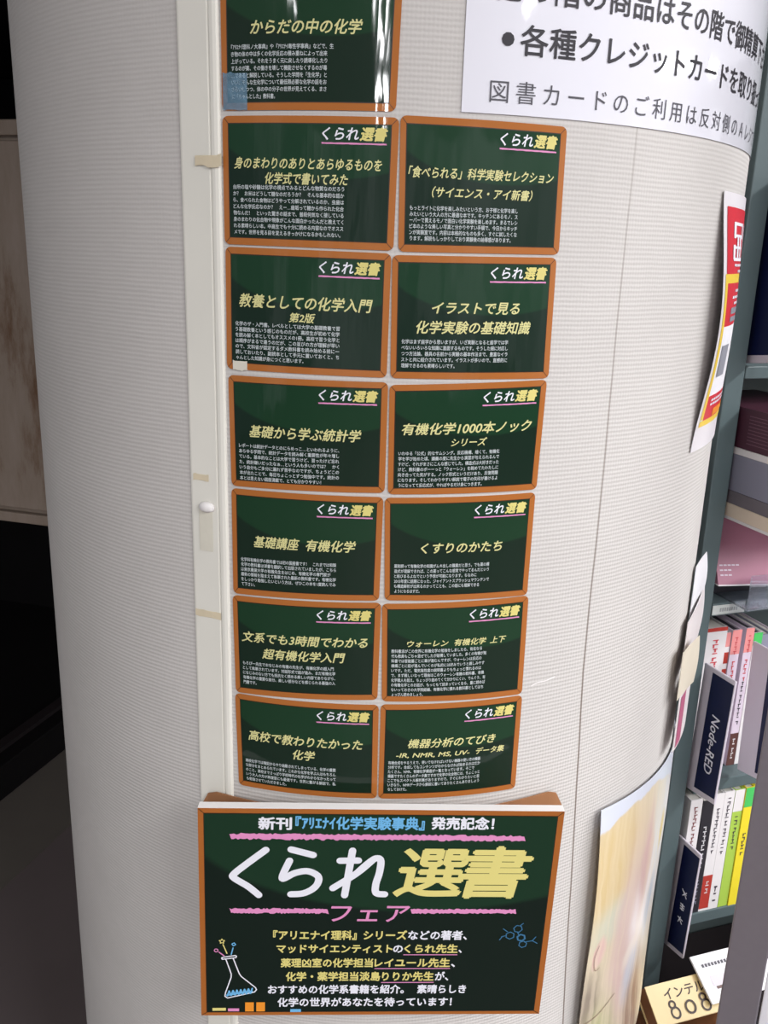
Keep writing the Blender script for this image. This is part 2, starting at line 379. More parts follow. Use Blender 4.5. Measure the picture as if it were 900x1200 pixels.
# ================================================================== the chalkboard cards
T1 = 0.0010     # laminate front, above the wallpaper
def make_card(name, corners, label, spec, group):
    (tl, tr, bl, br) = corners
    def sz(x, y):                                       # card millimetres (148 x 105, y down)
        u, v = x/148, y/105
        return tuple((tl[d]*(1-u)+tr[d]*u)*(1-v)+(bl[d]*(1-u)+br[d]*u)*v for d in (0, 1))
    def on(off): return lambda x, y: cyl(*sz(x, y), off)
    # laminated sheet: rounded rectangle, printed frame
    rr = 5.0; xs = [0, 0.4, 1.0, 1.8, 3.2, rr]+[rr+(148-2*rr)*i/24 for i in range(1, 24)]+[148-rr, 148-3.2, 148-1.8, 148-1.0, 148-0.4, 148]
    def inset(x):
        d = min(x, 148-x)
        return 0 if d >= rr else rr-math.sqrt(max(0, rr*rr-(rr-d)**2))
    F, G = on(T1), on(T1-0.0006)
    vs = []
    for x in xs: i = inset(x); vs += [F(x, i), F(x, 105-i), G(x, i), G(x, 105-i)]
    fs = []
    for j in range(len(xs)-1):
        p, q = 4*j, 4*j+4
        fs += [(p+1, q+1, q, p), (p+2, q+2, q+3, p+3), (p, q, q+2, p+2), (p+1, p+3, q+3, q+1)]
    fs += [(0, 2, 3, 1), (4*len(xs)-4, 4*len(xs)-3, 4*len(xs)-1, 4*len(xs)-2)]
    b = Buf(); b.add(vs, fs)
    L, Rr_, T, B = 5.8, 141.6, 6.4, 98.4
    # mitre lines
    fn = on(T1+0.00008)
    for p, q in (((1.5, 1.5), (L, T)), ((146.5, 1.5), (Rr_, T)), ((1.5, 103.5), (L, B)), ((146.5, 103.5), (Rr_, B))):
        stroke(b, fn, [p, q], 0.55, k=1, cap=False)
    card = b.obj('chalkboard_card', [M_brown, M_mitre])
    tag(card, label, 'card', group)
    def grid(off, x0, x1, y0, y1, nx=24):
        f = on(off); vs = []; uv = []
        for i in range(nx+1):
            x = x0+(x1-x0)*i/nx
            for y in (y0, y1): vs.append(f(x, y)); uv.append((x/148, y/105))
        return vs, [(2*i+1, 2*i+3, 2*i+2, 2*i) for i in range(nx)], uv
    v1, f1, u1 = grid(T1+0.0001, L-0.8, Rr_+0.8, T-0.8, B+0.8); v2, f2, u2 = grid(T1+0.0002, L, Rr_, T, B)
    k = len(v1)
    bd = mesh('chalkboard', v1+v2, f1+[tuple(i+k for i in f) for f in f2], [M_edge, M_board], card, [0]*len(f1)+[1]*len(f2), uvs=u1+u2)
    ft = on(T1+0.0004)
    t = Buf()
    for text, cx, cy, w, em in spec['title']:
        letter(t, ft, text, cx-w/2, cy, em*0.97, w=w, bold=0.02, shear=0.22, res=3)
    t.obj('title_lettering', M_pale_yellow, card)
    h = Buf()
    letter(h, ft, 'くられ', 86.2, 13.7, 10.6, w=29.5, bold=0.02, shear=0.22, k=0, res=3)
    letter(h, ft, '選書', 117.0, 13.7, 10.6, w=22.0, bold=0.035, shear=0.22, k=1, res=3)
    hd = h.obj('heading_lettering', [M_white, M_yellow], card)
    ul = Buf(); chalk_band(ul, on(T1+0.0004), 85.5, 138.5, 21.0, 1.3, n=20, rough=0.2); ul.obj('underline', M_pink, card)
    bt = Buf(); y0, y1, lines = spec['body']; n = len(lines); mx = max(len(s) for s in lines[:-1])
    for i, s in enumerate(lines):
        y = y0+(y1-y0)*i/(n-1)
        half = sum(1 for ch in s if ord(ch) < 128 or 0xff61 <= ord(ch) <= 0xff9f)
        wfull = 96.0
        if i < n-1: letter(bt, ft, s, 9.2, y, 3.9, w=wfull*min(1, (len(s)-half*0.45)/(mx-1.5)), bold=0.012)
        else: letter(bt, ft, s, 9.2, y, 3.9, pitch=wfull/mx, bold=0.012)
    bt.obj('body_lettering', M_body, card)
    return card
CARDS = {
 'L0': dict(title=[('からだの中の化学', 72, 42.9, 92, 11.5)], body=(57.2, 94.4, [
   '『ｱﾘｴﾅｲ理科ノ大事典』や『ｱﾘｴﾅｲ毒性学事典』などで、生', 'き物の体の中は多くの化学反応の積み重ねによって出来', '上がっている。それをうまく元に戻したり誘導化したり', 'するのが薬、その働きを壊して機能させなくするのが毒',
   '…であると解説している。そうした学問を「生化学」と', 'いい、そんな生化学について最低限必要な化学の話をお', 'さらいしつつ、体の中の分子の世界が見えてくる、まさ', 'に「ちゃんとした」教科書。'])),
 'L1': dict(title=[('身のまわりのありとあらゆるものを', 73, 37.6, 125, 9.8), ('化学式で書いてみた', 73, 49.7, 70, 9.8)], body=(57.0, 94.2, [
   '台所の塩や砂糖は化学の視点でみるとどんな物質なのだろう', 'か？　お米はどうして糖なのだろうか？　そんな基本的な話か', 'ら、食べられた食物はどうやって分解されているのか、虫歯は', 'どんな化学反応なのか？　えー…歯垢って糖から作られた化合',
   '物なんだ！　といった驚きの話まで、普段何気なく接している', '身のまわりの化合物や現象がこんな面白かったんだと教えてく', 'れる素晴らしい本。中高生でも十分に読める内容なのでオスス', 'メです。世界を見る目を変えるきっかけになるかもしれない。'])),
 'R1': dict(title=[('「食べられる」科学実験セレクション', 72.5, 42.3, 130, 9.2), ('（サイエンス・アイ新書）', 73, 57.3, 90, 8.8)], body=(70, 94, [
   'もっとライトに化学を楽しみたいという方、お子様と化学を楽し', 'みたいという大人の方に最適な本です。キッチンにあるモノ、ス', 'ーパーで買えるモノで面白い化学実験を楽しめます。まるでレシ', 'ピ本のような美しい写真と分かりやすい手順で、今日からキッチ', 'ンが実験室です。内容は本格的なものも多く、すぐに試したくな', 'ります。解説もしっかりしており実験後の納得感があります。'])),
 'L2': dict(title=[('教養としての化学入門', 73.2, 44.5, 120, 12), ('第2版', 71.5, 57, 23.5, 8.4)], body=(64.5, 94, [
   '化学のザ・入門書。レベルとしては大学の基礎教養で習', 'う基礎教養という感じのものだが、高校生が初めて化学', 'を読み解く本としてもオススメの1冊。高校で習う化学と', 'は順序がまるで違うのだが、この並びの方が理解が早い',
   'ので、文科省が認定するダメ教科書を読み始める前に一', '読しておいたり、副読本として手元に置いておくと、ち', 'ゃんとした知識が身につくと思います。'])),
 'R2': dict(title=[('イラストで見る', 74.7, 43.6, 79, 11), ('化学実験の基礎知識', 73.9, 60.3, 104, 11.5)], body=(72.7, 93.5, [
   '化学はまず座学から思いますが、いざ実験となると座学では学', 'べないいろいろな知識に直面するものです。そうした細に対応し', 'つつ方法論、器具の名前から実験の基本作法まで、豊富なイラ', 'ストと共に紹介されています。イラストが多いので、直感的に', '理解できるのも素晴らしいです。'])),
 'L3': dict(title=[('基礎から学ぶ統計学', 72.5, 51, 105, 12)], body=(65, 96.2, [
   'レポートは統計データとのにらめっこ…といわれるように、', 'あらゆる学問で、統計データを読み解く重要性が年々増し', 'ている。基本的なことは大学で習うけど、習ったけど忘れ', 'た、統計嫌いだったなぁ…という人も多いのでは？　かく',
   'いう自分もご多分に漏れず苦手なのですが、ちょうどこの', '本が出たことで、毎日ちょこっとずつ勉強中です。統計の', '本とは思えない図版満載で、とても分かりやすい！'])),
 'R3': dict(title=[('有機化学1000本ノック', 74, 42, 124, 11.5), ('シリーズ', 75, 55.3, 34, 8.2)], body=(65, 96, [
   'いわゆる「公式」的なサムシング。反応機構、暗くて、有機化', '学を学び始めた頃、講義の度に先生から演習が与えられるんで', 'すけど、それがまさにこんな感じでした。構造式は大好きだった', 'けど、教科書のボーーっと「ウォーレン」を眺めてたわたしに',
   '向き合ってた気がする。ノック形式というだけあり、反復問題', 'になります。そしてわかりやすい解説で電子の矢印が書けるよ', 'うになってて反応式が、やればやるだけ身につきます。'])),
 'L4': dict(title=[('基礎講座', 46, 50.3, 46, 12), ('有機化学', 99.5, 50.3, 48, 12)], body=(69, 94, [
   '化学科有機化学の教科書では初の国産書です！　これまでは和製', '化学の教科書は洋書を翻訳して出版されていましたが、こちら', 'は東京農業大学の有機先生をはじめ、有機化学の専門家が', '最新の情報を踏まえて執筆された最新の教科書です。有機化学', 'をしっかり勉強したいという方は、ぜひこの本を1度読んでみ', 'て下さい。'])),
 'R4': dict(title=[('くすりのかたち', 75.5, 51, 81, 11.5)], body=(69, 95, [
   '薬剤師って有機化学の知識がムキ出しの職業だと思う。でも薬の構', '造式が理解できれば、この薬ってこんな感覚でやってるんだという', 'と結びまるよねでという予想が可能になります。ちなみに', '2015年度に話題になった、ジャイアントスプラッシュマウンテンで', 'も構造解析が出来るのかってことも、この話にも理解できる', 'ようになるはずだ。'])),
 'L5': dict(title=[('文系でも3時間でわかる', 72.5, 42.5, 127, 11.5), ('超有機化学入門', 72.5, 59, 84, 11.5)], body=(71, 92, [
   'もろぴー先生でおなじみの有機の先生が、有機化学の超入門', 'として執筆されています。対話形式で話が進み、まだ有機化学', 'になじみのない方でも抵抗なく読める楽しい内容でありながら、', '有機化学の重要な部分、楽しい部分などを感じられる最強の入', '門書です。'])),
 'R5': dict(title=[('ウォーレン', 45, 42.3, 41, 7.4), ('有機化学', 88, 42.3, 33, 7.4), ('上下', 117, 42.3, 17, 7.4)], body=(50, 97, [
   '教科書派がこの世界に有機化学の勉強をしましたら、有名なる', '代も教員もごちゃ混ぜでしたが結構していました。多くの有機が勉', '科書では官能基ごとに章が進むんですが、ウォーレンは反応の', '機構ごとに話が進んでいくのが私的には好みでいうと親しみやす', 'いです。ただ、電気陰性度の説明書よりもちょっと慣れるのは',
   'で、まず親しいなって理由はこのウォーレン有機の教科書、有機', '化学職人を超え、ちょっぴり詰めてくて分かりにくい、でんぐう、有', 'の有機化学とのお話が、もっともて詰まっていくなら、量に読めば', 'ないっておきの大学院級編、有機化学に慣れる教科書としてはち', 'ょっぴん読めましょう。'])),
 'L6': dict(title=[('高校で教わりたかった', 73, 44.5, 119, 12), ('化学', 72.5, 60, 23, 11.5)], body=(74, 95, [
   '高校化学では暗記からやり始動されてしまっている、化学の重要', 'な部分をまとめられています。これから化学を学ぶ人はもちろん', 'のこと、高校までさっぱり学校時代の化学がわからなかったって', 'いう大人の方が再復習にも最適です。世界に繋がる解説で、私', 'も勉強させていただきました。'])),
 'R6': dict(title=[('機器分析のてびき', 74.5, 43, 92, 10.5), ('-IR, NMR, MS, UV-', 55, 55.6, 76, 6.8), ('データ集', 115.5, 55.6, 31, 7.4)], body=(64, 94, [
   '有機合成をやるうえで、使いでなければいけない機器の使い方の機器', '分析です。合成してもコンテンツがわからなければ始まるのはだか', 'たくさん、NMR、有機化学構造が一覧となっています。そこで', '機器ですたくさんのデータ集ですので化学の化合物には、ちょこっと', 'ここでもスペクトル解析集がありますので、すぐにわかりたいと思', 'いきなり、NMRデータから解説に書いてありたくさんありましょう', 'なしておけた。'])),
}
CC = {
 'L0': [(-0.1404, 0.2145), (0.0106, 0.2140), (-0.1407, 0.1088), (0.0078, 0.1095)],
 'L1': [(-0.1408, 0.1048), (0.0109, 0.1051), (-0.1407, 0.0008), (0.0094, -0.0005)],
 'R1': [(0.0118, 0.1070), (0.1581, 0.1056), (0.0135, -0.0011), (0.1599, 0.0004)],
 'L2': [(-0.1401, -0.0012), (0.0078, -0.0027), (-0.1408, -0.1081), (0.0069, -0.1093)],
 'R2': [(0.0086, -0.0039), (0.1581, -0.0021), (0.0102, -0.1095), (0.1596, -0.1092)],
 'L3': [(-0.1397, -0.1137), (0.0085, -0.1133), (-0.1383, -0.2182), (0.0083, -0.2155)],
 'R3': [(0.0097, -0.1155), (0.1583, -0.1104), (0.0112, -0.2167), (0.1562, -0.2149)],
 'L4': [(-0.1386, -0.2205), (0.0074, -0.2195), (-0.1385, -0.3270), (0.0062, -0.3222)],
 'R4': [(0.0086, -0.2200), (0.1555, -0.2179), (0.0114, -0.3217), (0.1552, -0.3228)],
 'L5': [(-0.1395, -0.3290), (0.0083, -0.3244), (-0.1377, -0.4340), (0.0075, -0.4275)],
 'R5': [(0.0092, -0.3253), (0.1570, -0.3236), (0.0118, -0.4290), (0.1583, -0.4314)],
 'L6': [(-0.1386, -0.4353), (0.0091, -0.4331), (-0.1360, -0.5408), (0.0100, -0.5394)],
 'R6': [(0.0110, -0.4325), (0.1589, -0.4330), (0.0112, -0.5395), (0.1591, -0.5419)],
}
LAB = {
 'L0': 'glossy green chalkboard card cut by the top of the photo, bluish tape at its corner',
 'L1': 'left-column chalkboard card with two-line yellow title, beside the torn yellowed tape',
 'R1': 'topmost chalkboard card of the right column, just below the white sign',
 'L2': 'left-column chalkboard card whose small second title line holds the digit 2',
 'R2': 'second chalkboard card from the top in the right column, two-line title',
 'L3': 'left-column chalkboard card with one-line title beside the short beige tape strip',
 'R3': 'right-column chalkboard card with the number 1000 in its title',
 'L4': 'left-column chalkboard card whose one-line title splits into two four-character words',
 'R4': 'right-column chalkboard card with a one-line hiragana title of seven characters',
 'L5': 'left-column chalkboard card whose large two-line title holds the digit 3',
 'R5': 'right-column chalkboard card with the longest body text under a small title',
 'L6': 'bottom chalkboard card of the left column, above the big foam board',
 'R6': 'bottom chalkboard card of the right column, title listing IR and NMR',
}
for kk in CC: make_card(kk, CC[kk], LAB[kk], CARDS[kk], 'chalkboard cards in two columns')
# tape on cards
b = Buf(); patch(b, -0.1395, -0.1175, 0.1095, 0.1375, 0.0016, jag=0.0012)
tag(b.obj('tape_scrap', M_tape_blue), 'shiny bluish tape over lower left corner of the topmost card', 'tape')
b = Buf(); patch(b, -0.1345, -0.1205, -0.1085, -0.1005, 0.0016, jag=0.0012)
tag(b.obj('tape_scrap', M_tape_pale), 'small beige tape tab on lower left corner of the second-edition card', 'tape')

# ================================================================== big foam board at the bottom
PY = -0.47048
PTL, PTR, PBL, PBR = (-0.1677, -0.5363), (0.1967, -0.5301), (-0.1708, -0.7924), (0.1906, -0.7802)
def pf(off):
    def f(u, v):
        x, z = ((PTL[d]*(1-u)+PTR[d]*u)*(1-v)+(PBL[d]*(1-u)+PBR[d]*u)*v for d in (0, 1))
        return Vector((x, PY-off, Z0+z))
    return f
f0 = pf(0)
b = Buf(); slab(b, [f0(0, 1), f0(1, 1), f0(1, 0), f0(0, 0)], 0.0105, 0, 1)
board = b.obj('foam_board', [M_frame_panel, M_foam])
tag(board, 'large thick green chalkboard-style foam board with big heading at the bottom of the column', 'sign board')
fb = pf(0.0003); b = Buf()
def quad(fn, u0_, v0_, u1_, v1_, k=0): b.add([fn(u0_, v1_), fn(u1_, v1_), fn(u1_, v0_), fn(u0_, v0_)], [(0, 1, 2, 3)], k)
fe = pf(0.00015); quad(fe, 0.0155, 0.021, 0.984, 0.984, 0)
for p, q in (((0.002, 0.003), (0.0165, 0.022)), ((0.998, 0.003), (0.983, 0.022)), ((0.002, 0.997), (0.0165, 0.983)), ((0.998, 0.997), (0.983, 0.983))):
    stroke(b, pf(0.0002), [p, q], 0.0018, 0, asp=1.43, cap=False)
b.obj('inner_edge', M_edge, board)
vs = [fb(0.0175, 0.9805), fb(0.982, 0.9805), fb(0.982, 0.0245), fb(0.0175, 0.0245)]
# printed two-tone chalk surface on the foam board
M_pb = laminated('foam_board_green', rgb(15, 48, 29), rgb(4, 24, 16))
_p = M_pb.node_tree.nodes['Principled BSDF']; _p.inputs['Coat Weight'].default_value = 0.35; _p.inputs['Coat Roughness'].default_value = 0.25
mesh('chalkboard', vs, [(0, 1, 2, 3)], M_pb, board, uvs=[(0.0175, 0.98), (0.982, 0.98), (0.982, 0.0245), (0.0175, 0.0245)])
fl = pf(0.0006); AS = 1.43
# top line
t = Buf()
letter(t, fl, '新刊', 0.167, 0.066, 0.056, w=0.089, bold=0.035, k=0, res=3)
letter(t, fl, '『ｱﾘｴﾅｲ化学実験事典』', 0.268, 0.0625, 0.058, w=0.352, bold=0.03, k=1, res=3)
letter(t, fl, '発売記念！', 0.640, 0.059, 0.056, w=0.170, bold=0.035, k=0, res=3)
t.obj('announcement_lettering', [M_white, M_blue], board)
# big heading, hand drawn
t = Buf(); W1 = 0.0205
for pts in ([(0.187, 0.186), (0.135, 0.250), (0.0985, 0.299), (0.099, 0.318), (0.138, 0.3575), (0.168, 0.398)],
            [(0.2565, 0.183), (0.318, 0.2085)],
            [(0.2530, 0.235), (0.2330, 0.318), (0.268, 0.293), (0.303, 0.2835), (0.332, 0.305), (0.334, 0.336), (0.320, 0.3665), (0.292, 0.389), (0.258, 0.393)],
            [(0.4265, 0.186), (0.4095, 0.397)],
            [(0.3930, 0.2335), (0.4440, 0.232)], [(0.3755, 0.363), (0.440, 0.293), (0.482, 0.232)],
            [(0.440, 0.293), (0.470, 0.246), (0.492, 0.221), (0.5060, 0.2313), (0.5040, 0.288), (0.4955, 0.345), (0.4980, 0.385), (0.5220, 0.391)]):
    stroke(t, fl, pts, W1, 0, asp=AS)
letter(t, fl, '選', 0.548, 0.292, 0.238, w=0.198, bold=0.024, shear=0.14, k=1, res=4)
letter(t, fl, '書', 0.729, 0.292, 0.245, w=0.197, bold=0.024, shear=0.14, k=1, res=4)
t.obj('heading_lettering', [M_white, M_yellow], board)
t = Buf(); random.seed(3)
chalk_band(t, fl, 0.0865, 0.897, 0.125, 0.024, n=130)
chalk_band(t, fl, 0.0855, 0.3625, 0.474, 0.022, n=60); chalk_band(t, fl, 0.598, 0.895, 0.474, 0.020, n=60)
t.obj('chalk_underline', M_pink, board)
t = Buf()
letter(t, fl, 'フェア', 0.374, 0.486, 0.094, w=0.222, bold=0.012, shear=0.12, res=3); t.obj('subheading_lettering', M_pink, board)
t = Buf(); BO = dict(bold=0.03, res=2)
def row(y, em, segs):
    for text, x0, x1, k in segs: letter(t, fl, text, x0, y, em, w=x1-x0, k=k, **BO)
row(0.593, 0.046, [('『アリエナイ理科』', 0.2105, 0.448, 1), ('シリーズ', 0.469, 0.592, 1), ('などの著者、', 0.597, 0.764, 0)])
row(0.660, 0.044, [('マッドサイエンティスト', 0.2206, 0.553, 1), ('の', 0.556, 0.583, 0), ('くられ先生', 0.588, 0.741, 1), ('、', 0.745, 0.753, 0)])
row(0.731, 0.045, [('薬理凶室の化学担当', 0.2336, 0.499, 1), ('レイユール先生', 0.505, 0.722, 1), ('、', 0.727, 0.737, 0)])
row(0.800, 0.046, [('化学・薬学担当淡島', 0.2487, 0.522, 1), ('りりか先生', 0.529, 0.678, 1), ('が、', 0.683, 0.721, 0)])
row(0.866, 0.045, [('おすすめの化学系書籍を紹介。', 0.197, 0.594, 0), ('素晴らしき', 0.634, 0.7755, 0)])
row(0.932, 0.046, [('化学の世界があなたを待っています！', 0.2259, 0.737, 0)])
t.obj('body_lettering', [M_white, M_yellow], board)
t = Buf()
for x0, x1, y in ((0.586, 0.742, 0.690), (0.505, 0.724, 0.760), (0.5265, 0.680, 0.831)): stroke(t, fl, [(x0, y), (x1, y)], 0.0028, asp=AS, cap=False)
t.obj('name_underline', M_pink, board)
# chalk flask drawing
t = Buf(); w = 0.0034
stroke(t, fl, [(0.0640, 0.712), (0.0617, 0.706), (0.0650, 0.702), (0.1010, 0.693), (0.1050, 0.697), (0.1030, 0.704), (0.0640, 0.712)], w, 0, smooth=False, asp=AS)
stroke(t, fl, [(0.0741, 0.712), (0.0893, 0.785), (0.0890, 0.803), (0.0720, 0.882), (0.0705, 0.899), (0.0780, 0.908), (0.1570, 0.878), (0.1630, 0.866), (0.1600, 0.855), (0.1190, 0.799), (0.1130, 0.785), (0.0951, 0.707)], w, 0, smooth=False, asp=AS)
zz = [(0.0775+0.0733*i/13, (0.873 if i % 2 else 0.897)-0.014*i/13) for i in range(14)]
stroke(t, fl, zz, 0.0048, 1, smooth=False, asp=AS)
stroke(t, fl, [(0.0765, 0.893), (0.150, 0.874)], 0.0055, 1, asp=AS)
stroke(t, fl, [(0.0664, 0.6385), (0.0773, 0.682)], w, 2, asp=AS); stroke(t, fl, [(0.0950, 0.655), (0.0896, 0.688)], w, 1, asp=AS); stroke(t, fl, [(0.0545, 0.676), (0.0692, 0.694)], w, 3, asp=AS)
star = [(0.0634+(0.0082 if i % 2 == 0 else 0.0042)*math.sin(i*math.pi/5), 0.6225-(0.0082 if i % 2 == 0 else 0.0042)*AS*math.cos(i*math.pi/5)) for i in range(10)]
stroke(t, fl, star, 0.0026, 2, smooth=False, asp=AS, closed=True)
stroke(t, fl, [(0.0971+0.0056*math.cos(a*math.pi/2+0.2), 0.637+0.0056*AS*math.sin(a*math.pi/2+0.2)) for a in range(4)], 0.0028, 1, smooth=False, asp=AS, closed=True)
stroke(t, fl, [(0.0465+0.0052*math.cos(a*math.pi/5), 0.6665+0.0052*AS*math.sin(a*math.pi/5)) for a in range(10)], 0.0026, 3, asp=AS, closed=True)
t.obj('flask_drawing', [M_white, M_blue, M_yellow, M_pink], board)
# chalk pieces and eraser printed along the bottom
for x0, y0, x1, y1, k in ((0.0334, 0.9590, 0.073, 0.9735, 0), (0.0793, 0.962, 0.1121, 0.977, 1), (0.1298, 0.931, 0.1552, 0.978, 2), (0.1627, 0.931, 0.1882, 0.978, 2), (0.2631, 0.967, 0.2946, 0.982, 3)):
    t = Buf(); t.add([fl(x0, y1), fl(x1, y1), fl(x1, y0), fl(x0, y0)], [(0, 1, 2, 3)])
    t.obj('chalk_drawing', (M_yellow, M_pink, M_orange, M_blue)[k], board)
# molecule drawing
t = Buf(); w = 0.0026
def hexa(cx, cy, r, rot=0.5, wd=w): stroke(t, fl, [(cx+r*math.cos(rot+i*math.pi/3), cy+r*AS*math.sin(rot+i*math.pi/3)) for i in range(6)], wd, smooth=False, asp=AS, closed=True)
hexa(0.8878, 0.5934, 0.0125); hexa(0.9085, 0.5600, 0.0125, 0.2); hexa(0.9204, 0.6040, 0.0115, 0.3, 0.0045); hexa(0.9270, 0.6370, 0.0115, 0.7)
for p, q in (((0.8760, 0.5934), (0.8640, 0.5990)), ((0.8650, 0.6000), (0.8590, 0.615)), ((0.8800, 0.5750), (0.8670, 0.560)), ((0.9130, 0.545), (0.9220, 0.533)), ((0.9310, 0.6250), (0.9535, 0.6190)), ((0.9535, 0.6190), (0.9620, 0.600)), ((0.9535, 0.6190), (0.9680, 0.632)), ((0.9085, 0.577), (0.914, 0.594))):
    stroke(t, fl, [p, q], w, asp=AS)
t.obj('molecule_drawing', M_navyblue, board)
# spacer block that carries the board on the column
b = Buf(); box(b, -0.06, 0.08, PY+0.0107, -0.449, Z0-0.745, Z0-0.60); b.obj('mounting_block', M_foam, board)

# older brown laminated sheet on the column, behind the board
b = Buf(); ns = 40; vs = []; s0_, s1_ = -0.181, 0.220
for i in range(ns+1):
    s = s0_+(s1_-s0_)*i/ns; d = min(s-s0_, s1_-s); rr = 0.024
    i_ = 0 if d >= rr else rr-math.sqrt(max(0, rr*rr-(rr-d)**2))
    top = -0.5560+0.003*((s-0.02)/0.2)**2-i_
    vs += [cyl(s, top, 0.0050), cyl(s, -0.72+i_, 0.0050), cyl(s, top, 0.0036), cyl(s, -0.72+i_, 0.0036)]
fs = []
for j in range(ns):
    p, q = 4*j, 4*j+4
    fs += [(p+1, q+1, q, p), (p+2, q+2, q+3, p+3), (p, q, q+2, p+2), (p+1, p+3, q+3, q+1)]
fs += [(0, 2, 3, 1), (4*ns, 4*ns+1, 4*ns+3, 4*ns+2)]
b.add(vs, fs)
# only its brown border is seen above the foam board
tag(b.obj('backing_card', M_old_brown), 'brown round-cornered sheet peeking out behind the top of the big foam board', 'card')

# ================================================================== white sign on the column
def sheet(buf, s0, s1, z0, z1, off, ns=24, nz=1, thick=0.0005, k=0, zf=None):
    """a sheet of paper following the column; off may be a function of (t, v)"""
    fo = off if callable(off) else (lambda t, v: off)
    zf = zf or (lambda t, z: z)
    W = nz+1; vs = []
    for layer in (0.0, -thick):
        for i in range(ns+1):
            for j in range(W):
                t, v = i/ns, j/nz
                vs.append(cyl(s0+(s1-s0)*t, zf(t, z0+(z1-z0)*v), fo(t, v)+layer))
    m = (ns+1)*W; fs = []
    for i in range(ns):
        for j in range(nz):
            a, c = i*W+j, (i+1)*W+j
            fs += [(a, c, c+1, a+1), (m+a, m+a+1, m+c+1, m+c)]
        fs += [(i*W, m+i*W, m+(i+1)*W, (i+1)*W), (i*W+nz, (i+1)*W+nz, m+(i+1)*W+nz, m+i*W+nz)]
    for j in range(nz): fs += [(j, j+1, m+j+1, m+j), (ns*W+j, m+ns*W+j, m+ns*W+j+1, ns*W+j+1)]
    buf.add(vs, fs, k)
b = Buf(); sheet(b, 0.062, 0.62, 0.1115, 0.42, 0.0012, ns=64)
sign = b.obj('paper_sign', M_sign, smooth=False); tag(sign, 'large white glossy sign with black writing wrapped round the top right of the column', 'sign')
sm = sign.modifiers.new('smooth', 'EDGE_SPLIT') if False else None
for p in sign.data.polygons[:]: p.use_smooth = True
sign.data.set_sharp_from_angle(angle=math.radians(30))
fs_ = lambda x, y: cyl(x, -y, 0.0017)
t = Buf()
letter(t, fs_, '他の階の商品はその階で御精算下さい', 0.083, -0.2075, 0.0245, pitch=0.0263, bold=0.012, res=3)
stroke(t, fs_, [(0.0981, -0.1683), (0.0985, -0.1683)], 0.0105)
letter(t, fs_, '各種クレジットカードを取り扱っております', 0.1085, -0.1680, 0.0235, pitch=0.0262, bold=0.014, res=3)
t.obj('bold_lettering', M_black_ink, sign)
t = Buf(); 
for i, ch in enumerate('図書カードのご利用は反対側のＡレジでどうぞ'): letter(t, fs_, ch, 0.0835+0.0237*i, -0.1285, 0.0178, pitch=0.0196, bold=-0.002, res=3)
t.obj('thin_lettering', M_grey_ink, sign)

# ================================================================== flyer on the right flank
M_fly = mat('flyer_paper', rgb(233, 228, 232), 0.35, 0.5)
M_red = mat('flyer_red', rgb(214, 44, 60), 0.35); M_yel = mat('flyer_yellow', rgb(240, 206, 72), 0.35)
M_gy = mat('flyer_grey_photo', rgb(150, 150, 160), 0.35); M_cream = mat('flyer_cream', rgb(238, 222, 190), 0.35)
def fz(v): return 0.068-0.272*v                      # v 0 top .. 1 bottom
def foff(u, v):                                      # the free left edge bellies out from the column
    return 0.002+0.014*math.sin(math.pi*min(1, v*0.95+0.04))**1.5*(1-u)**1.3
F0, F1 = 0.393, 0.60
def ff(lift):
    def f(u, v):
        return cyl(F0+(F1-F0)*u, fz(v)+0.010*u*0, foff(u, v)+lift)
    return f
b = Buf(); nz = 26; vs = []
for layer in (0.0, -0.0006):
    for i in range(13):
        for j in range(nz+1): vs.append(ff(layer)(i/12, j/nz))
m = 13*(nz+1); W = nz+1; fs = []
for i in range(12):
    for j in range(nz): a, c = i*W+j, (i+1)*W+j; fs += [(a, a+1, c+1, c), (m+a, m+c, m+c+1, m+a+1)]
    fs += [(i*W, (i+1)*W, m+(i+1)*W, m+i*W), (i*W+nz, m+i*W+nz, m+(i+1)*W+nz, (i+1)*W+nz)]
for j in range(nz): fs += [(j, m+j, m+j+1, j+1), (12*W+j, 12*W+j+1, m+12*W+j+1, m+12*W+j)]
b.add(vs, fs)
flyer = b.obj('flyer', M_fly, smooth=True); tag(flyer, 'red and yellow flyer curling off the column beside the shelf post', 'flyer')
flyer.data.set_sharp_from_angle(angle=math.radians(40))
b = Buf()
def fpatch(u0_, v0_, u1_, v1_, k, lift=0.0004, n=10):
    f = ff(lift); vs = []
    for i in range(n+1):
        v = v0_+(v1_-v0_)*i/n
        for q in range(7): vs.append(f(u0_+(u1_-u0_)*q/6, v))
    b.add(vs, [(7*i+q, 7*i+7+q, 7*i+8+q, 7*i+q+1) for i in range(n) for q in range(6)], k)
fpatch(0.05, 0.052, 0.97, 0.30, 0); fpatch(0.03, 0.30, 0.97, 0.335, 1)
fpatch(0.03, 0.335, 0.075, 0.87, 1); fpatch(0.075, 0.335, 0.97, 0.50, 0); fpatch(0.075, 0.50, 0.97, 0.775, 2)
fpatch(0.075, 0.775, 0.97, 0.875, 0); fpatch(0.03, 0.875, 0.97, 0.90, 1)
fpatch(0.20, 0.43, 0.95, 0.455, 3, 0.0008); fpatch(0.20, 0.465, 0.95, 0.485, 3, 0.0008)
fpatch(0.11, 0.575, 0.30, 0.70, 3, 0.0008); fpatch(0.24, 0.838, 0.95, 0.868, 4, 0.0008)
b.obj('printed_blocks', [M_red, M_yel, M_paper, M_gy, M_orange], flyer)
b = Buf()
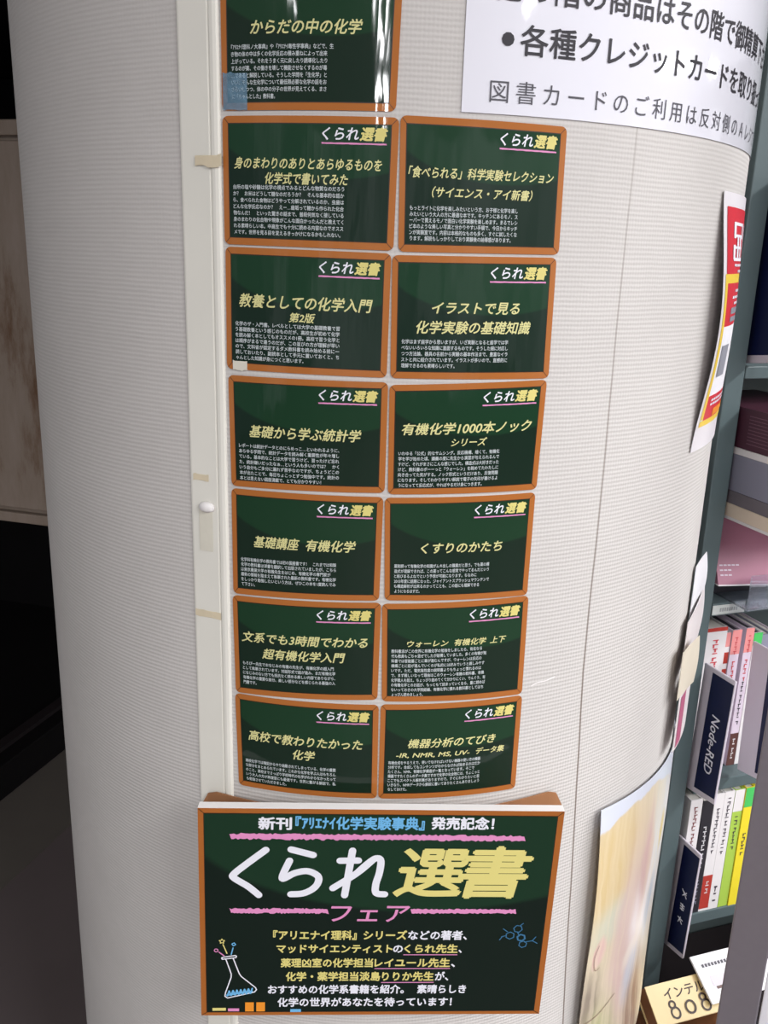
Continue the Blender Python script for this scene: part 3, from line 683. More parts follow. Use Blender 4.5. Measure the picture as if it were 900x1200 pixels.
# heavy strokes of the large two-character heading and the lines of small print, as far as they can be read
lf = ff(0.0008)
for u, v, wd, hh in ((0.18, 0.105, 0.26, 0.012), (0.18, 0.150, 0.26, 0.010), (0.20, 0.195, 0.24, 0.010), (0.18, 0.238, 0.30, 0.013)):
    b.add([lf(u, v+hh), lf(u+wd/2, v+hh), lf(u+wd, v+hh), lf(u+wd, v), lf(u+wd/2, v), lf(u, v)], [(0, 1, 4, 5), (1, 2, 3, 4)])
for u, v0_, v1_ in ((0.18, 0.105, 0.165), (0.42, 0.105, 0.165), (0.27, 0.160, 0.24), (0.36, 0.160, 0.24), (0.17, 0.19, 0.245), (0.54, 0.11, 0.245), (0.66, 0.10, 0.245)):
    b.add([lf(u, v1_), lf(u+0.05, v1_), lf(u+0.05, v0_), lf(u, v0_)], [(0, 1, 2, 3)])
b.obj('flyer_lettering', M_white, flyer)
for v, u0_ in ((0.262, 0.22), (0.285, 0.34), (0.36, 0.30), (0.385, 0.22), (0.408, 0.28), (0.79, 0.14), (0.808, 0.14)):
    u = u0_; b = Buf()
    while u < 0.9:
        b.add([lf(u, v+0.010), lf(u+0.035, v+0.010), lf(u+0.035, v), lf(u, v)], [(0, 1, 2, 3)]); u += 0.05
    b.obj('small_print', M_white, flyer)

# ================================================================== illustrated poster low on the right flank
M_art = bpy.data.materials.new('pastel_watercolour_print'); M_art.use_nodes = True
nt = M_art.node_tree; p = nt.nodes['Principled BSDF']; p.inputs['Roughness'].default_value = 0.3; p.inputs['Specular IOR Level'].default_value = 0.5
uvn = N(nt, 'ShaderNodeUVMap')
def dist_uv(scale, amount):
    n = N(nt, 'ShaderNodeTexNoise'); n.inputs['Scale'].default_value = scale; n.inputs['Detail'].default_value = 3; nt.links.new(uvn.outputs[0], n.inputs['Vector'])
    a = N(nt, 'ShaderNodeVectorMath'); a.operation = 'SUBTRACT'; nt.links.new(n.outputs['Color'], a.inputs[0]); a.inputs[1].default_value = (0.5, 0.5, 0.5)
    m_ = N(nt, 'ShaderNodeVectorMath'); m_.operation = 'SCALE'; nt.links.new(a.outputs[0], m_.inputs[0]); m_.inputs['Scale'].default_value = amount
    c = N(nt, 'ShaderNodeVectorMath'); c.operation = 'ADD'; nt.links.new(uvn.outputs[0], c.inputs[0]); nt.links.new(m_.outputs[0], c.inputs[1]); return c.outputs[0]
DUV = dist_uv(6.0, 0.10); dsp = N(nt, 'ShaderNodeSeparateXYZ'); nt.links.new(DUV, dsp.inputs[0])
colr = rgb(214, 200, 172)
def field(col, cu, cv, ru, rv, soft, base):
    du = math_node(nt, 'DIVIDE', math_node(nt, 'SUBTRACT', dsp.outputs[0], cu), ru); dv_ = math_node(nt, 'DIVIDE', math_node(nt, 'SUBTRACT', dsp.outputs[1], cv), rv)
    e = math_node(nt, 'SQRT', math_node(nt, 'ADD', math_node(nt, 'MULTIPLY', du, du), math_node(nt, 'MULTIPLY', dv_, dv_)))
    mr = N(nt, 'ShaderNodeMapRange'); mr.interpolation_type = 'SMOOTHSTEP'; nt.links.new(e, mr.inputs[0]); mr.inputs[1].default_value = 1+soft; mr.inputs[2].default_value = 1-soft
    return mixc(nt, mr.outputs[0], base, col)
base = colr
for col, cu, cv, ru, rv, soft in ((rgb(222, 222, 228), 0.75, 0.30, 0.35, 0.30, 0.5), (rgb(214, 190, 140), 0.14, 0.22, 0.22, 0.20, 0.5), (rgb(206, 206, 184), 0.16, 0.38, 0.16, 0.07, 0.6),
        (rgb(218, 190, 182), 0.30, 0.50, 0.13, 0.34, 0.6), (rgb(150, 136, 120), 0.04, 0.62, 0.07, 0.10, 0.6), (rgb(176, 176, 128), 0.12, 0.86, 0.16, 0.20, 0.5),
        (rgb(204, 170, 100), 0.20, 0.95, 0.05, 0.14, 0.5), (rgb(236, 226, 222), 0.44, 0.44, 0.11, 0.13, 0.5), (rgb(232, 218, 208), 0.36, 0.58, 0.06, 0.05, 0.5),
        (rgb(196, 200, 214), 0.40, 0.68, 0.07, 0.08, 0.6), (rgb(184, 196, 212), 0.55, 0.48, 0.05, 0.10, 0.5), (rgb(150, 118, 100), 0.50, 0.86, 0.12, 0.20, 0.6),
        (rgb(224, 198, 110), 0.60, 0.24, 0.03, 0.06, 0.6), (rgb(214, 180, 176), 0.40, 0.28, 0.05, 0.16, 0.6), (rgb(222, 188, 178), 0.072, 0.455, 0.040, 0.046, 0.25)):
    base = field(col, cu, cv, ru, rv, soft, base)
ms = N(nt, 'ShaderNodeMapping'); ms.inputs['Scale'].default_value = (34, 2.2, 1); ms.inputs['Rotation'].default_value = (0, 0, 0.12); nt.links.new(DUV, ms.inputs[0])
ns = N(nt, 'ShaderNodeTexNoise'); ns.inputs['Scale'].default_value = 1.0; ns.inputs['Detail'].default_value = 3; nt.links.new(ms.outputs[0], ns.inputs['Vector'])
mr = N(nt, 'ShaderNodeMapRange'); nt.links.new(ns.outputs[0], mr.inputs[0]); mr.inputs[1].default_value = 0.42; mr.inputs[2].default_value = 0.62; mr.inputs[3].default_value = 0.0; mr.inputs[4].default_value = 0.42
base = mixc(nt, mr.outputs[0], base, rgb(232, 216, 190))
thr = math_node(nt, 'MULTIPLY_ADD', math_node(nt, 'ABSOLUTE', math_node(nt, 'SUBTRACT', dsp.outputs[0], 0.30)), 0.16, 0.025)
mr = N(nt, 'ShaderNodeMapRange'); nt.links.new(math_node(nt, 'SUBTRACT', thr, dsp.outputs[1]), mr.inputs[0]); mr.inputs[1].default_value = -0.004; mr.inputs[2].default_value = 0.006
base = mixc(nt, mr.outputs[0], base, rgb(214, 218, 230))
nt.links.new(base, p.inputs['Base Color'])
M_hair1 = mat('blond_wash', rgb(214, 190, 140), 0.35, noise=0.1, nscale=40); M_hair2 = mat('pink_wash', rgb(218, 186, 178), 0.35, noise=0.08, nscale=40)
M_hair3 = mat('green_wash', rgb(186, 190, 150), 0.35, noise=0.1, nscale=40); M_hair4 = mat('ivory_wash', rgb(232, 224, 214), 0.35)
M_hair5 = mat('brown_wash', rgb(150, 122, 104), 0.35, noise=0.15, nscale=40); M_sky = mat('pale_blue_wash', rgb(206, 214, 230), 0.35)
PS0, PS1, PZ0, PZ1 = 0.277, 0.60, -0.600, -1.06
def po(u, v):                                       # edge lifts off the column, more towards the bottom left
    return 0.004+0.016*(1-u)**3*(0.35+0.65*v)+0.004*math.sin(v*7)*(1-u)
def pfn(lift): return lambda u, v: cyl(PS0+(PS1-PS0)*u, PZ0+(PZ1-PZ0)*v-0.028*u*(1-v), po(u, v)+lift)
b = Buf(); nu, nv = 20, 24; vs = []; uv = []
for lay in (0.0, -0.0006):
    for i in range(nu+1):
        for j in range(nv+1): vs.append(pfn(lay)(i/nu, j/nv)); uv.append((i/nu, j/nv))
W = nv+1; m = (nu+1)*W; fs = []
for i in range(nu):
    for j in range(nv): a, c = i*W+j, (i+1)*W+j; fs += [(a, a+1, c+1, c), (m+a, m+c, m+c+1, m+a+1)]
    fs += [(i*W, (i+1)*W, m+(i+1)*W, m+i*W), (i*W+nv, m+i*W+nv, m+(i+1)*W+nv, (i+1)*W+nv)]
for j in range(nv): fs += [(j, m+j, m+j+1, j+1), (nu*W+j, nu*W+j+1, m+nu*W+j+1, m+nu*W+j)]
poster = mesh('poster', vs, fs, M_art, uvs=uv, smooth=True)
poster.data.set_sharp_from_angle(angle=math.radians(40))
tag(poster, 'pastel watercolour style poster taped low on the right side of the column', 'poster')
b = Buf()
def wash(pts, w0, w1, k, lift):                      # a tapering brush sweep following the sheet
    n = 20; f = pfn(lift); vs = []
    for i in range(n+1):
        t = i/n; q = t*(len(pts)-1); j = min(int(q), len(pts)-2); fr = q-j; fr = fr*fr*(3-2*fr)
        u = pts[j][0]*(1-fr)+pts[j+1][0]*fr; v = pts[j][1]*(1-fr)+pts[j+1][1]*fr
        w = (w0*(1-t)+w1*t)/2
        vs += [f(u-w, v), f(u+w, v)]
    b.add(vs, [(2*i, 2*i+2, 2*i+3, 2*i+1) for i in range(n)], k)
stroke(b, pfn(0.0010), [(0.06, 0.415), (0.04, 0.45), (0.055, 0.495), (0.085, 0.497)], 0.0035, 0, asp=0.7, cap=False)
b.obj('pen_line', M_hair5, poster); b = Buf()
stroke(b, pfn(0.0010), [(0.01, 0.66), (0.12, 0.672), (0.25, 0.662)], 0.0035, 0, asp=0.7, cap=False)
b.obj('pen_line', M_hair5, poster)

# curled notices between the column and the shelf post
M_note = mat('old_notice_paper', rgb(222, 214, 214), 0.5, noise=0.05, nscale=50); M_note_pink = mat('notice_magenta', rgb(176, 92, 122), 0.5)
M_note_cream = mat('cream_notice', rgb(214, 204, 186), 0.5, noise=0.05, nscale=40)
def notice(name, s0, s1, z0, z1, o0, o1, m, label, skew=0.0, bow=0.0):
    b = Buf(); n = 10
    sheet(b, s0, s1, z1, z0, lambda t, v: o0+(o1-o0)*t*t+bow*math.sin(math.pi*v)*t, ns=n, nz=10, thick=0.0008, zf=lambda t, z: z+skew*t)
    o = b.obj(name, m, smooth=True); o.data.set_sharp_from_angle(angle=math.radians(40))
    return tag(o, label, 'paper', 'curled notices beside the shelf post')
notice('paper_notice', 0.490, 0.56, -0.365, -0.432, 0.004, 0.013, M_paper, 'small white curled paper, topmost of the notices between column and shelf post', 0.0, 0.004)
nb = notice('paper_notice', 0.455, 0.575, -0.425, -0.505, 0.008, 0.017, M_note, 'crumpled pale pink notice below the small white curl beside the shelf post', 0.012, 0.003)
nc = notice('paper_notice', 0.424, 0.478, -0.452, -0.515, 0.014, 0.020, M_note_cream, 'cream paper flap sticking out toward the wallpaper above the magenta notice', 0.004, 0.002)
nd = notice('paper_notice', 0.435, 0.56, -0.512, -0.592, 0.014, 0.014, M_note, 'lowest curled notice, white with a magenta band, just above the poster', 0.0, 0.0)
b = Buf(); sheet(b, 0.442, 0.466, -0.588, -0.518, 0.0146, ns=4, nz=8, thick=0.0002)
b.obj('magenta_band', M_note_pink, nd)

# ================================================================== bookshelf
shelf = empty('bookshelf', sh(0, 0, -Z0)); tag(shelf, 'grey green steel bookshelf standing behind the right side of the column', 'bookshelf')
def spart(name, b, m, w=0.0015): return part(bevelled(name, b, m, None, w), shelf)
b = Buf(); shbox(b, -0.0125, 0.0185, 0.0, 0.03, -Z0, 0.62); spart('upright_post', b, M_steel)
b = Buf(); shbox(b, 0.86, 0.891, 0.0, 0.03, -Z0, 0.62); spart('upright_post', b, M_steel)
b = Buf(); shbox(b, 0.0, 0.014, 0.03, 0.25, -Z0, 0.62); spart('side_panel', b, M_steel_dark)
b = Buf(); shbox(b, 0.866, 0.88, 0.03, 0.25, -Z0, 0.62); spart('side_panel', b, M_steel_dark)
b = Buf(); shbox(b, 0.014, 0.866, 0.24, 0.25, -Z0, 0.62); spart('back_panel', b, M_steel_dark)
for zt, th in ((-0.142, 0.018), (-0.501, 0.021), (-0.815, 0.021), (-1.077, 0.022)):
    b = Buf(); shbox(b, 0.0195 if zt > -0.6 else 0.0345, 0.860, 0.0, 0.239, zt-th, zt); sb = spart('shelf_board', b, M_steel)
    if zt == -0.501:
        M_lab = mat('shelf_label_paper', rgb(196, 200, 196), 0.5); M_labprint = mat('faded_label_print', rgb(150, 154, 154), 0.5)
        for a0, a1 in ((0.020, 0.079), (0.088, 0.150), (0.160, 0.225)):
            b = Buf(); shbox(b, a0, a1, -0.0012, -0.0002, -0.519, -0.504, 0)
            a = a0+0.013
            while a < a1-0.014: shbox(b, a, a+0.0028, -0.0014, -0.0012, -0.5145, -0.5085, 1); a += 0.0042
            o = b.obj('shelf_label', [M_lab, M_labprint]); o.parent = sb
b = Buf(); shbox(b, 0.0195, 0.860, 0.004, 0.23, -Z0, -1.36); spart('plinth', b, M_dark2)
# low display bench standing in front of the shelf
b = Buf(); shbox(b, 0.012, 0.70, -0.165, -0.006, -Z0, -1.215); bench = bevelled('display_bench', b, M_dark2, None, 0.003)
tag(bench, 'low dark bench along the foot of the bookshelf holding the cream book', 'bench')
b = Buf(); shbox(b, -0.10, 0.012, -0.175, -0.06, -Z0, -1.235)

# shelf dividers: upright plates sticking out from the shelf
def divider(a, b0, b1, z0, z1, text, label, drift=0.006, u0=0.30):
    bb = Buf(); th = 0.004
    # plate outline with a slanted front edge, faces looking along the shelf
    pts = [(b0, z1), (b1, z1+0.002), (b1+drift, z0+0.012), (b0+drift, z0)]
    L_ = [sh(a, q[0], q[1]) for q in pts]; R_ = [sh(a+th, q[0], q[1]) for q in pts]
    bb.add(L_+R_, [(0, 1, 2, 3), (7, 6, 5, 4), (0, 4, 5, 1), (1, 5, 6, 2), (2, 6, 7, 3), (3, 7, 4, 0)])
    d = bevelled('shelf_divider', bb, M_divider, None, 0.0012); tag(d, label, 'divider', 'navy shelf dividers')
    def f(lift):
        def g(u, v):
            q0 = [pts[0][i]*(1-u)+pts[1][i]*u for i in (0, 1)]; q1 = [pts[3][i]*(1-u)+pts[2][i]*u for i in (0, 1)]
            return sh(a-lift, q0[0]*(1-v)+q1[0]*v, q0[1]*(1-v)+q1[1]*v)
        return g
    g = f(0.0005); bb = Buf()
    bb.add([g(u0, 0.032), g(0.99, 0.032), g(0.99, 0.955), g(u0, 0.955)], [(0, 1, 2, 3)])
    bb.obj('navy_label', M_navy, d)
    g = f(0.001); bb = Buf()
    if text:
        if text == 3:                                   # three small characters, too blurred to read
            for y, segs in ((0.40, (((0, 0), (1, 1)), ((0.9, 0.1), (0.2, 0.9)), ((0.3, 0.2), (0.9, 0.5)))),
                            (0.525, (((0.1, 0.1), (0.9, 0.2)), ((0.1, 0.5), (0.9, 0.55)), ((0.5, 0), (0.5, 1)), ((0.15, 0.9), (0.85, 0.9)))),
                            (0.65, (((0, 0.2), (1, 0.35)), ((0.5, 0), (0.15, 0.95)), ((0.45, 0.45), (0.95, 0.95))))):
                for p, q in segs: stroke(bb, g, [(0.56+p[0]*0.20, y+p[1]*0.055), (0.56+q[0]*0.20, y+q[1]*0.055)], 0.036, asp=0.27)
        elif text == 1:                                 # the start of a line of writing that leaves the photo
            for y in (0.575, 0.625, 0.66): stroke(bb, g, [(0.50, y), (0.64, y)], 0.055, asp=0.3, cap=False)
            stroke(bb, g, [(0.52, 0.60), (0.52, 0.69)], 0.05, asp=0.3, cap=False)
        else:
            # runs downwards along the plate
            letter(bb, lambda x, y: g(0.645-y, x), text, 0.33, 0.0, 0.34, w=0.46, bold=0.012, shear=0.2)
        bb.obj('label_lettering', M_white, d)
    return d
M_navy.node_tree.nodes['Principled BSDF'].inputs['Base Color'].default_value = rgb(12, 20, 62)
divider(0.027, 0.008, -0.063, -0.828, -0.603, 'Node-RED', 'navy divider lettered in white sideways, on the shelf of pink and white books')
divider(0.030, 0.017, -0.042, -1.141, -0.922, 3, 'lower navy divider with three small white characters, beside the white and yellow books', drift=0.007)
divider(0.112, 0.006, -0.054, -0.800, -0.575, '', 'mostly white divider with navy edge right of the pink and white books', drift=-0.008, u0=0.66)
divider(0.027, 0.030, -0.066, -0.141, 0.110, 1, 'topmost navy divider above the flat-stacked dark books', drift=-0.004, u0=0.16)

# books
M_page = mat('page_block', rgb(226, 222, 214), 0.8)
M_redc = mat('book_red', rgb(176, 58, 48), 0.4); M_whitec = mat('book_white', rgb(226, 222, 222), 0.4); M_pinkc = mat('book_pink', rgb(226, 146, 144), 0.4)
M_lilac = mat('book_lilac_white', rgb(214, 200, 214), 0.4); M_blackc = mat('book_black', rgb(42, 40, 46), 0.4); M_brownc = mat('book_brown', rgb(92, 58, 54), 0.4)
M_greenc = mat('book_green', rgb(74, 190, 96), 0.4); M_yellowc = mat('book_yellow', rgb(232, 212, 50), 0.4); M_lime = mat('book_lime', rgb(168, 200, 80), 0.4)
M_maroon = mat('book_maroon', rgb(78, 44, 58), 0.35); M_greyc = mat('book_grey', rgb(138, 138, 154), 0.4); M_creamc = mat('book_cream', rgb(222, 206, 186), 0.4)
M_rose = mat('book_rose', rgb(176, 120, 140), 0.35, noise=0.05, nscale=20); M_ink2 = mat('spine_ink', rgb(70, 62, 72), 0.5); M_redink = mat('spine_red_ink', rgb(206, 84, 90), 0.5)
M_whiteink = mat('spine_white_ink', rgb(220, 218, 220), 0.5); M_brownink = mat('spine_brown_ink', rgb(130, 66, 66), 0.5)
def book(a0, a1, b0, z0, z1, depth, cover, label, group, bands=(), marks=(), top=None, ink=None):
    """standing book, spine to the front: cover (spine + boards), page block, printed bands and marks on the spine"""
    root = empty('book', sh((a0+a1)/2, b0, z0)); tag(root, label, 'book', group)
    t = 0.0022; bb = Buf()
    shbox(bb, a0, a1, b0, b0+t, z0, z1); shbox(bb, a0, a0+t, b0+t, b0+depth, z0, z1); shbox(bb, a1-t, a1, b0+t, b0+depth, z0, z1)
    part(bb.obj('cover', cover), root)
    bb = Buf(); shbox(bb, a0+t, a1-t, b0+t, b0+depth-0.003, z0+0.003, z1-0.003); part(bb.obj('pages', top or M_page), root)
    w = a1-a0; h = z1-z0
    if bands:
        for v0_, v1_, m_ in bands:
            bb = Buf(); shbox(bb, a0, a1, b0-0.0003, b0, z1-h*v1_, z1-h*v0_); part(bb.obj('spine_band', m_), root)
    if marks:
        for v0_, v1_, m_, st in marks:                  # rows of short strokes: print too small to read
            bb = Buf(); ms = []
            v = v0_; random.seed(int(v0_*1000)+int(a0*1e4))
            while v < v1_:
                x0 = a0+w*random.uniform(0.32, 0.40); x1 = a1-w*random.uniform(0.32, 0.40)
                shbox(bb, x0, x1, b0-0.0007, b0-0.0004, z1-h*(v+st*0.22), z1-h*v, len(ms))
                if random.random() < 0.8: xm = random.uniform(x0, x1-w*0.08); shbox(bb, xm, xm+w*0.08, b0-0.0007, b0-0.0004, z1-h*(v+st*0.8), z1-h*v, len(ms))
                v += st
            part(bb.obj('spine_print', m_), root)
    return root
G1 = 'books on the shelf under the shelf labels'; G2 = 'books on the lowest visible shelf'
ZB = -0.8145
book(0.0425, 0.0805, 0.030, ZB, -0.557, 0.17, M_whitec, 'thick white book with red edged spine, first beside the lettered navy divider', G1,
     bands=[(0.0, 0.025, M_redc)], marks=[(0.08, 0.62, M_redink, 0.03)])
bb = Buf(); shbox(bb, 0.0418, 0.0424, 0.030, 0.2, ZB, -0.557)
part(bb.obj('red_front_board', M_redc), [o for o in COL.objects if o.name.startswith('book') and o.type == 'EMPTY'][-1])
book(0.0815, 0.0905, 0.032, ZB, -0.569, 0.17, M_whitec, 'thin white book with red blocks on its spine', G1, bands=[(0.0, 0.10, M_pinkc), (0.14, 0.22, M_redc), (0.26, 0.60, M_redc), (0.86, 1.0, M_brownc)], marks=[(0.30, 0.55, M_whiteink, 0.06)], top=M_blackc)
book(0.0915, 0.1095, 0.030, ZB, -0.565, 0.17, M_lilac, 'left one of two matching lilac white books with pink topped spines', G1, bands=[(0.0, 0.17, M_pinkc), (0.76, 1.0, M_brownc)], marks=[(0.05, 0.15, M_redink, 0.032), (0.22, 0.36, M_redink, 0.032), (0.38, 0.70, M_ink2, 0.032), (0.80, 0.96, M_whiteink, 0.035)], top=M_blackc)
book(0.1185, 0.1345, 0.031, ZB, -0.565, 0.17, M_lilac, 'right one of two matching lilac white books with pink topped spines', G1, bands=[(0.0, 0.17, M_pinkc), (0.76, 1.0, M_brownc)], marks=[(0.05, 0.15, M_redink, 0.032), (0.22, 0.36, M_redink, 0.032), (0.38, 0.70, M_ink2, 0.032), (0.80, 0.96, M_whiteink, 0.035)], top=M_blackc)
book(0.1355, 0.1520, 0.031, ZB, -0.575, 0.17, M_whitec, 'white book with green topped spine right of the pink topped ones', G1, bands=[(0.0, 0.09, M_greenc)], marks=[(0.15, 0.25, M_ink2, 0.032)], top=M_blackc)
for i, (a0, a1) in enumerate(((0.153, 0.172), (0.173, 0.196))):
    book(a0, a1, 0.032, ZB, -0.58-0.006*i, 0.16, (M_greyc, M_lilac)[i], ('grey book behind the mostly white divider', 'lilac book behind the grey rack post')[i], G1)
Z3 = -1.0768
book(0.0360, 0.0590, 0.004, Z3, -0.850, 0.15, M_whitec, 'white edged book with dark red print, first beside the lower navy divider', G2, marks=[(0.06, 0.92, M_brownink, 0.032)])
book(0.0600, 0.0810, 0.003, Z3, -0.856, 0.15, M_blackc, 'dark book with white print on its spine', G2, marks=[(0.22, 0.62, M_whiteink, 0.04), (0.70, 0.92, M_greyc, 0.032)])
book(0.0820, 0.1010, 0.003, Z3, -0.846, 0.15, M_whitec, 'white book with a red block at the foot of its spine', G2, bands=[(0.69, 0.98, M_redc)], marks=[(0.12, 0.48, M_ink2, 0.032), (0.74, 0.84, M_whiteink, 0.032)])
book(0.1015, 0.1210, 0.003, Z3, -0.845, 0.15, M_whitec, 'plain white book between the red footed one and the lime one', G2, marks=[(0.05, 0.50, M_ink2, 0.032), (0.80, 0.95, M_ink2, 0.06)])
book(0.1220, 0.1410, 0.003, Z3, -0.845, 0.15, M_lime, 'lime green book with white top on its spine', G2, bands=[(0.0, 0.18, M_whitec)], marks=[(0.22, 0.48, M_ink2, 0.032)])
book(0.1420, 0.1610, 0.001, Z3, -0.843, 0.15, M_yellowc, 'yellow book with green top next to the lime green book', G2, bands=[(0.0, 0.16, M_greenc)], marks=[(0.38, 0.55, M_ink2, 0.032)])
book(0.1617, 0.1795, 0.003, Z3, -0.843, 0.15, M_yellowc, 'second yellow book with green top, at the grey rack', G2, bands=[(0.0, 0.16, M_greenc)])

# flat stack above the rose book
def flat(a0, a1, b0, b1, z0, z1, m, label, g, pages=None, name='book'):
    bb = Buf(); root = empty(name, sh((a0+a1)/2, (b0+b1)/2, z0)); tag(root, label, 'book', g)
    t = min(0.002, (z1-z0)*0.2)
    shbox(bb, a0, a1, b0, b1, z1-t, z1); shbox(bb, a0, a1, b0, b1, z0, z0+t); shbox(bb, a0, a0+t, b0, b1, z0+t, z1-t)
    part(bb.obj('cover', m), root)
    bb = Buf(); shbox(bb, a0+t, a1-0.003, b0+0.003, b1-0.003, z0+t, z1-t); part(bb.obj('pages', pages or M_page), root)
    return root
G3 = 'books piled flat on the shelf above the labels'
def rib_lines(root, a0, b0, b1, z0, z1, n, m):
    bb = Buf()
    for i in range(n):
        z = z0+(z1-z0)*(i+0.5)/n; shbox(bb, a0-0.0004, a0-0.0001, b0, b1, z, z+(z1-z0)/n*0.25)
    part(bb.obj('printed_lines', m), root)
M_mline = mat('maroon_line_print', rgb(110, 78, 92), 0.4)
zr = -0.365
r_ = flat(0.0230, 0.17, -0.115, 0.15, -0.258, -0.200, M_maroon, 'thick maroon book with fine lines, uppermost of the flat pile', G3); rib_lines(r_, 0.0230, -0.110, -0.018, -0.252, -0.208, 9, M_mline)
flat(0.0225, 0.18, -0.115, 0.15, -0.268, -0.2585, M_whitec, 'thin white book just under the maroon one in the pile', G3)
flat(0.0230, 0.18, -0.115, 0.15, -0.322, -0.2685, M_greyc, 'thick bluish grey book in the middle of the flat pile', G3)
flat(0.0225, 0.18, -0.115, 0.15, -0.341, -0.3225, M_rack, 'dark grey book between the bluish grey and the cream one', G3)
flat(0.0225, 0.18, -0.115, 0.15, -0.361, -0.3415, M_creamc, 'cream book near the bottom of the flat pile', G3)
flat(0.0225, 0.18, -0.115, 0.15, -0.3655, -0.3613, M_whitec, 'thin white sheet-like book lowest of the flat pile above the rose book', G3)
# rose book block, standing face out, carries the pile; clear stand in front
root = empty('book', sh(0.09, 0.0, -0.478)); tag(root, 'large rose pink book facing out under the flat pile', 'book', G3)
bb = Buf(); bb.add([sh(0.0215, -0.004, -0.4685), sh(0.165, -0.030, -0.4685), sh(0.165, 0.010, -0.366), sh(0.0215, 0.036, -0.366),
                    sh(0.0215, 0.12, -0.4685), sh(0.165, 0.12, -0.4685), sh(0.165, 0.12, -0.366), sh(0.0215, 0.12, -0.366)],
                   [(0, 1, 2, 3), (5, 4, 7, 6), (4, 0, 3, 7), (1, 5, 6, 2), (3, 2, 6, 7), (4, 5, 1, 0)])
part(bb.obj('cover', M_rose), root)
bb = Buf(); bb.add([sh(0.0215, -0.005, -0.4705), sh(0.165, -0.031, -0.4705), sh(0.165, -0.030, -0.4685), sh(0.0215, -0.004, -0.4685), sh(0.0215, 0.1, -0.4705), sh(0.165, 0.1, -0.4705), sh(0.165, 0.1, -0.4685), sh(0.0215, 0.1, -0.4685)],
                   [(0, 1, 2, 3), (5, 4, 7, 6), (4, 0, 3, 7), (1, 5, 6, 2), (3, 2, 6, 7), (4, 5, 1, 0)])
part(bb.obj('page_edge', M_whitec), root)
bb = Buf()
for k_, (z, n) in enumerate(((-0.442, 5), (-0.449, 3), (-0.456, 3))):
    for i in range(n):
        a = 0.026+0.0065*i; bq = -0.004-0.026*(a-0.0215)/0.1435+0.04*(z+0.4685)/0.1025-0.0006
        bb.add([sh(a, bq, z), sh(a+0.005, bq-0.001, z), sh(a+0.005, bq, z+0.002), sh(a, bq+0.001, z+0.002)], [(0, 1, 2, 3)])
part(bb.obj('cover_print', M_lilac), root)
M_acr = mat('clear_acrylic', (0.80, 0.84, 0.95, 1), 0.12, 0.5); pa = M_acr.node_tree.nodes['Principled BSDF']
pa.inputs['Transmission Weight'].default_value = 0.92; pa.inputs['IOR'].default_value = 1.2; pa.inputs['Alpha'].default_value = 0.62
st = empty('acrylic_stand', sh(0.09, -0.01, -0.5005)); tag(st, 'clear acrylic stand under the rose pink book on the labelled shelf', 'display stand')
bb = Buf(); shbox(bb, 0.050, 0.150, -0.040, -0.037, -0.500, -0.445); part(bb.obj('front_lip', M_acr), st)
bb = Buf(); shbox(bb, 0.050, 0.150, -0.037, 0.115, -0.5005, -0.4975); part(bb.obj('base_plate', M_acr), st)
bb = Buf(); shbox(bb, 0.024, 0.160, 0.03, 0.115, -0.4972, -0.4712); part(bb.obj('riser', M_blackc), st)

# lower display: cream book, white booklet
def frame4(A, B, Cc, D):
    """bilinear patch A(top left) B(top right) C(bottom right) D(bottom left)"""
    return lambda u, v, l=0.0: (A*(1-u)+B*u)*(1-v)+(D*(1-u)+Cc*u)*v+((D-A).cross(B-A)).normalized()*l
A_, B_, C_, D_ = sh(-0.079, -0.085, -1.111), sh(0.070, -0.085, -1.111), sh(0.070, -0.131, -1.146), sh(-0.079, -0.131, -1.146)
fc = frame4(A_, B_, C_, D_)
root = empty('book', sh(0.0, -0.11, -1.20)); tag(root, 'cream book lettered 808 lying tilted at the bottom right under the white booklet', 'book', 'books on the low bench')
M_ccov = mat('cream_cover', rgb(222, 196, 140), 0.35, noise=0.05, nscale=30); M_cedge = mat('brown_book_edge', rgb(120, 76, 46), 0.5, noise=0.25, nscale=60); M_bink = mat('brown_black_ink', rgb(58, 40, 34), 0.5)
nrm = (fc(0.5, 0.5, 1.0)-fc(0.5, 0.5, 0.0))
bb = Buf(); slab(bb, [D_, C_, B_, A_], 0.0030)
cv = bevelled('cover', bb, M_ccov, None, 0.0012); part(cv, root)
bb = Buf(); slab(bb, [fc(0.012, 0.97, -0.0031), fc(0.99, 0.97, -0.0031), fc(0.99, 0.02, -0.0031), fc(0.012, 0.02, -0.0031)], 0.030, 0); part(bb.obj('pages', M_cedge), root)
bb = Buf(); slab(bb, [fc(0.0, 1.0, -0.0333), fc(1, 1.0, -0.0333), fc(1, 0, -0.0333), fc(0.0, 0, -0.0333)], 0.0025); part(bb.obj('back_cover', M_ccov), root)
fq = lambda u, v: fc(u, v, 0.0005)
bb = Buf(); letter(bb, fq, 'インテル', 0.185, 0.30, 0.30, w=0.50, bold=0.012)
for cx in (0.25, 0.63):
    stroke(bb, fq, [(cx+0.050*math.cos(i*math.pi/5), 0.77+0.130*math.sin(i*math.pi/5)) for i in range(10)], 0.020, asp=2.6, closed=True)
    stroke(bb, fq, [(cx-0.012+0.034*math.cos(i*math.pi/5), 0.565+0.085*math.sin(i*math.pi/5)) for i in range(10)], 0.020, asp=2.6, closed=True)
stroke(bb, fq, [(0.44+0.056*math.cos(i*math.pi/5), 0.72+0.15*math.sin(i*math.pi/5)) for i in range(10)], 0.020, asp=2.6, closed=True)
part(bb.obj('cover_lettering', M_bink), root)
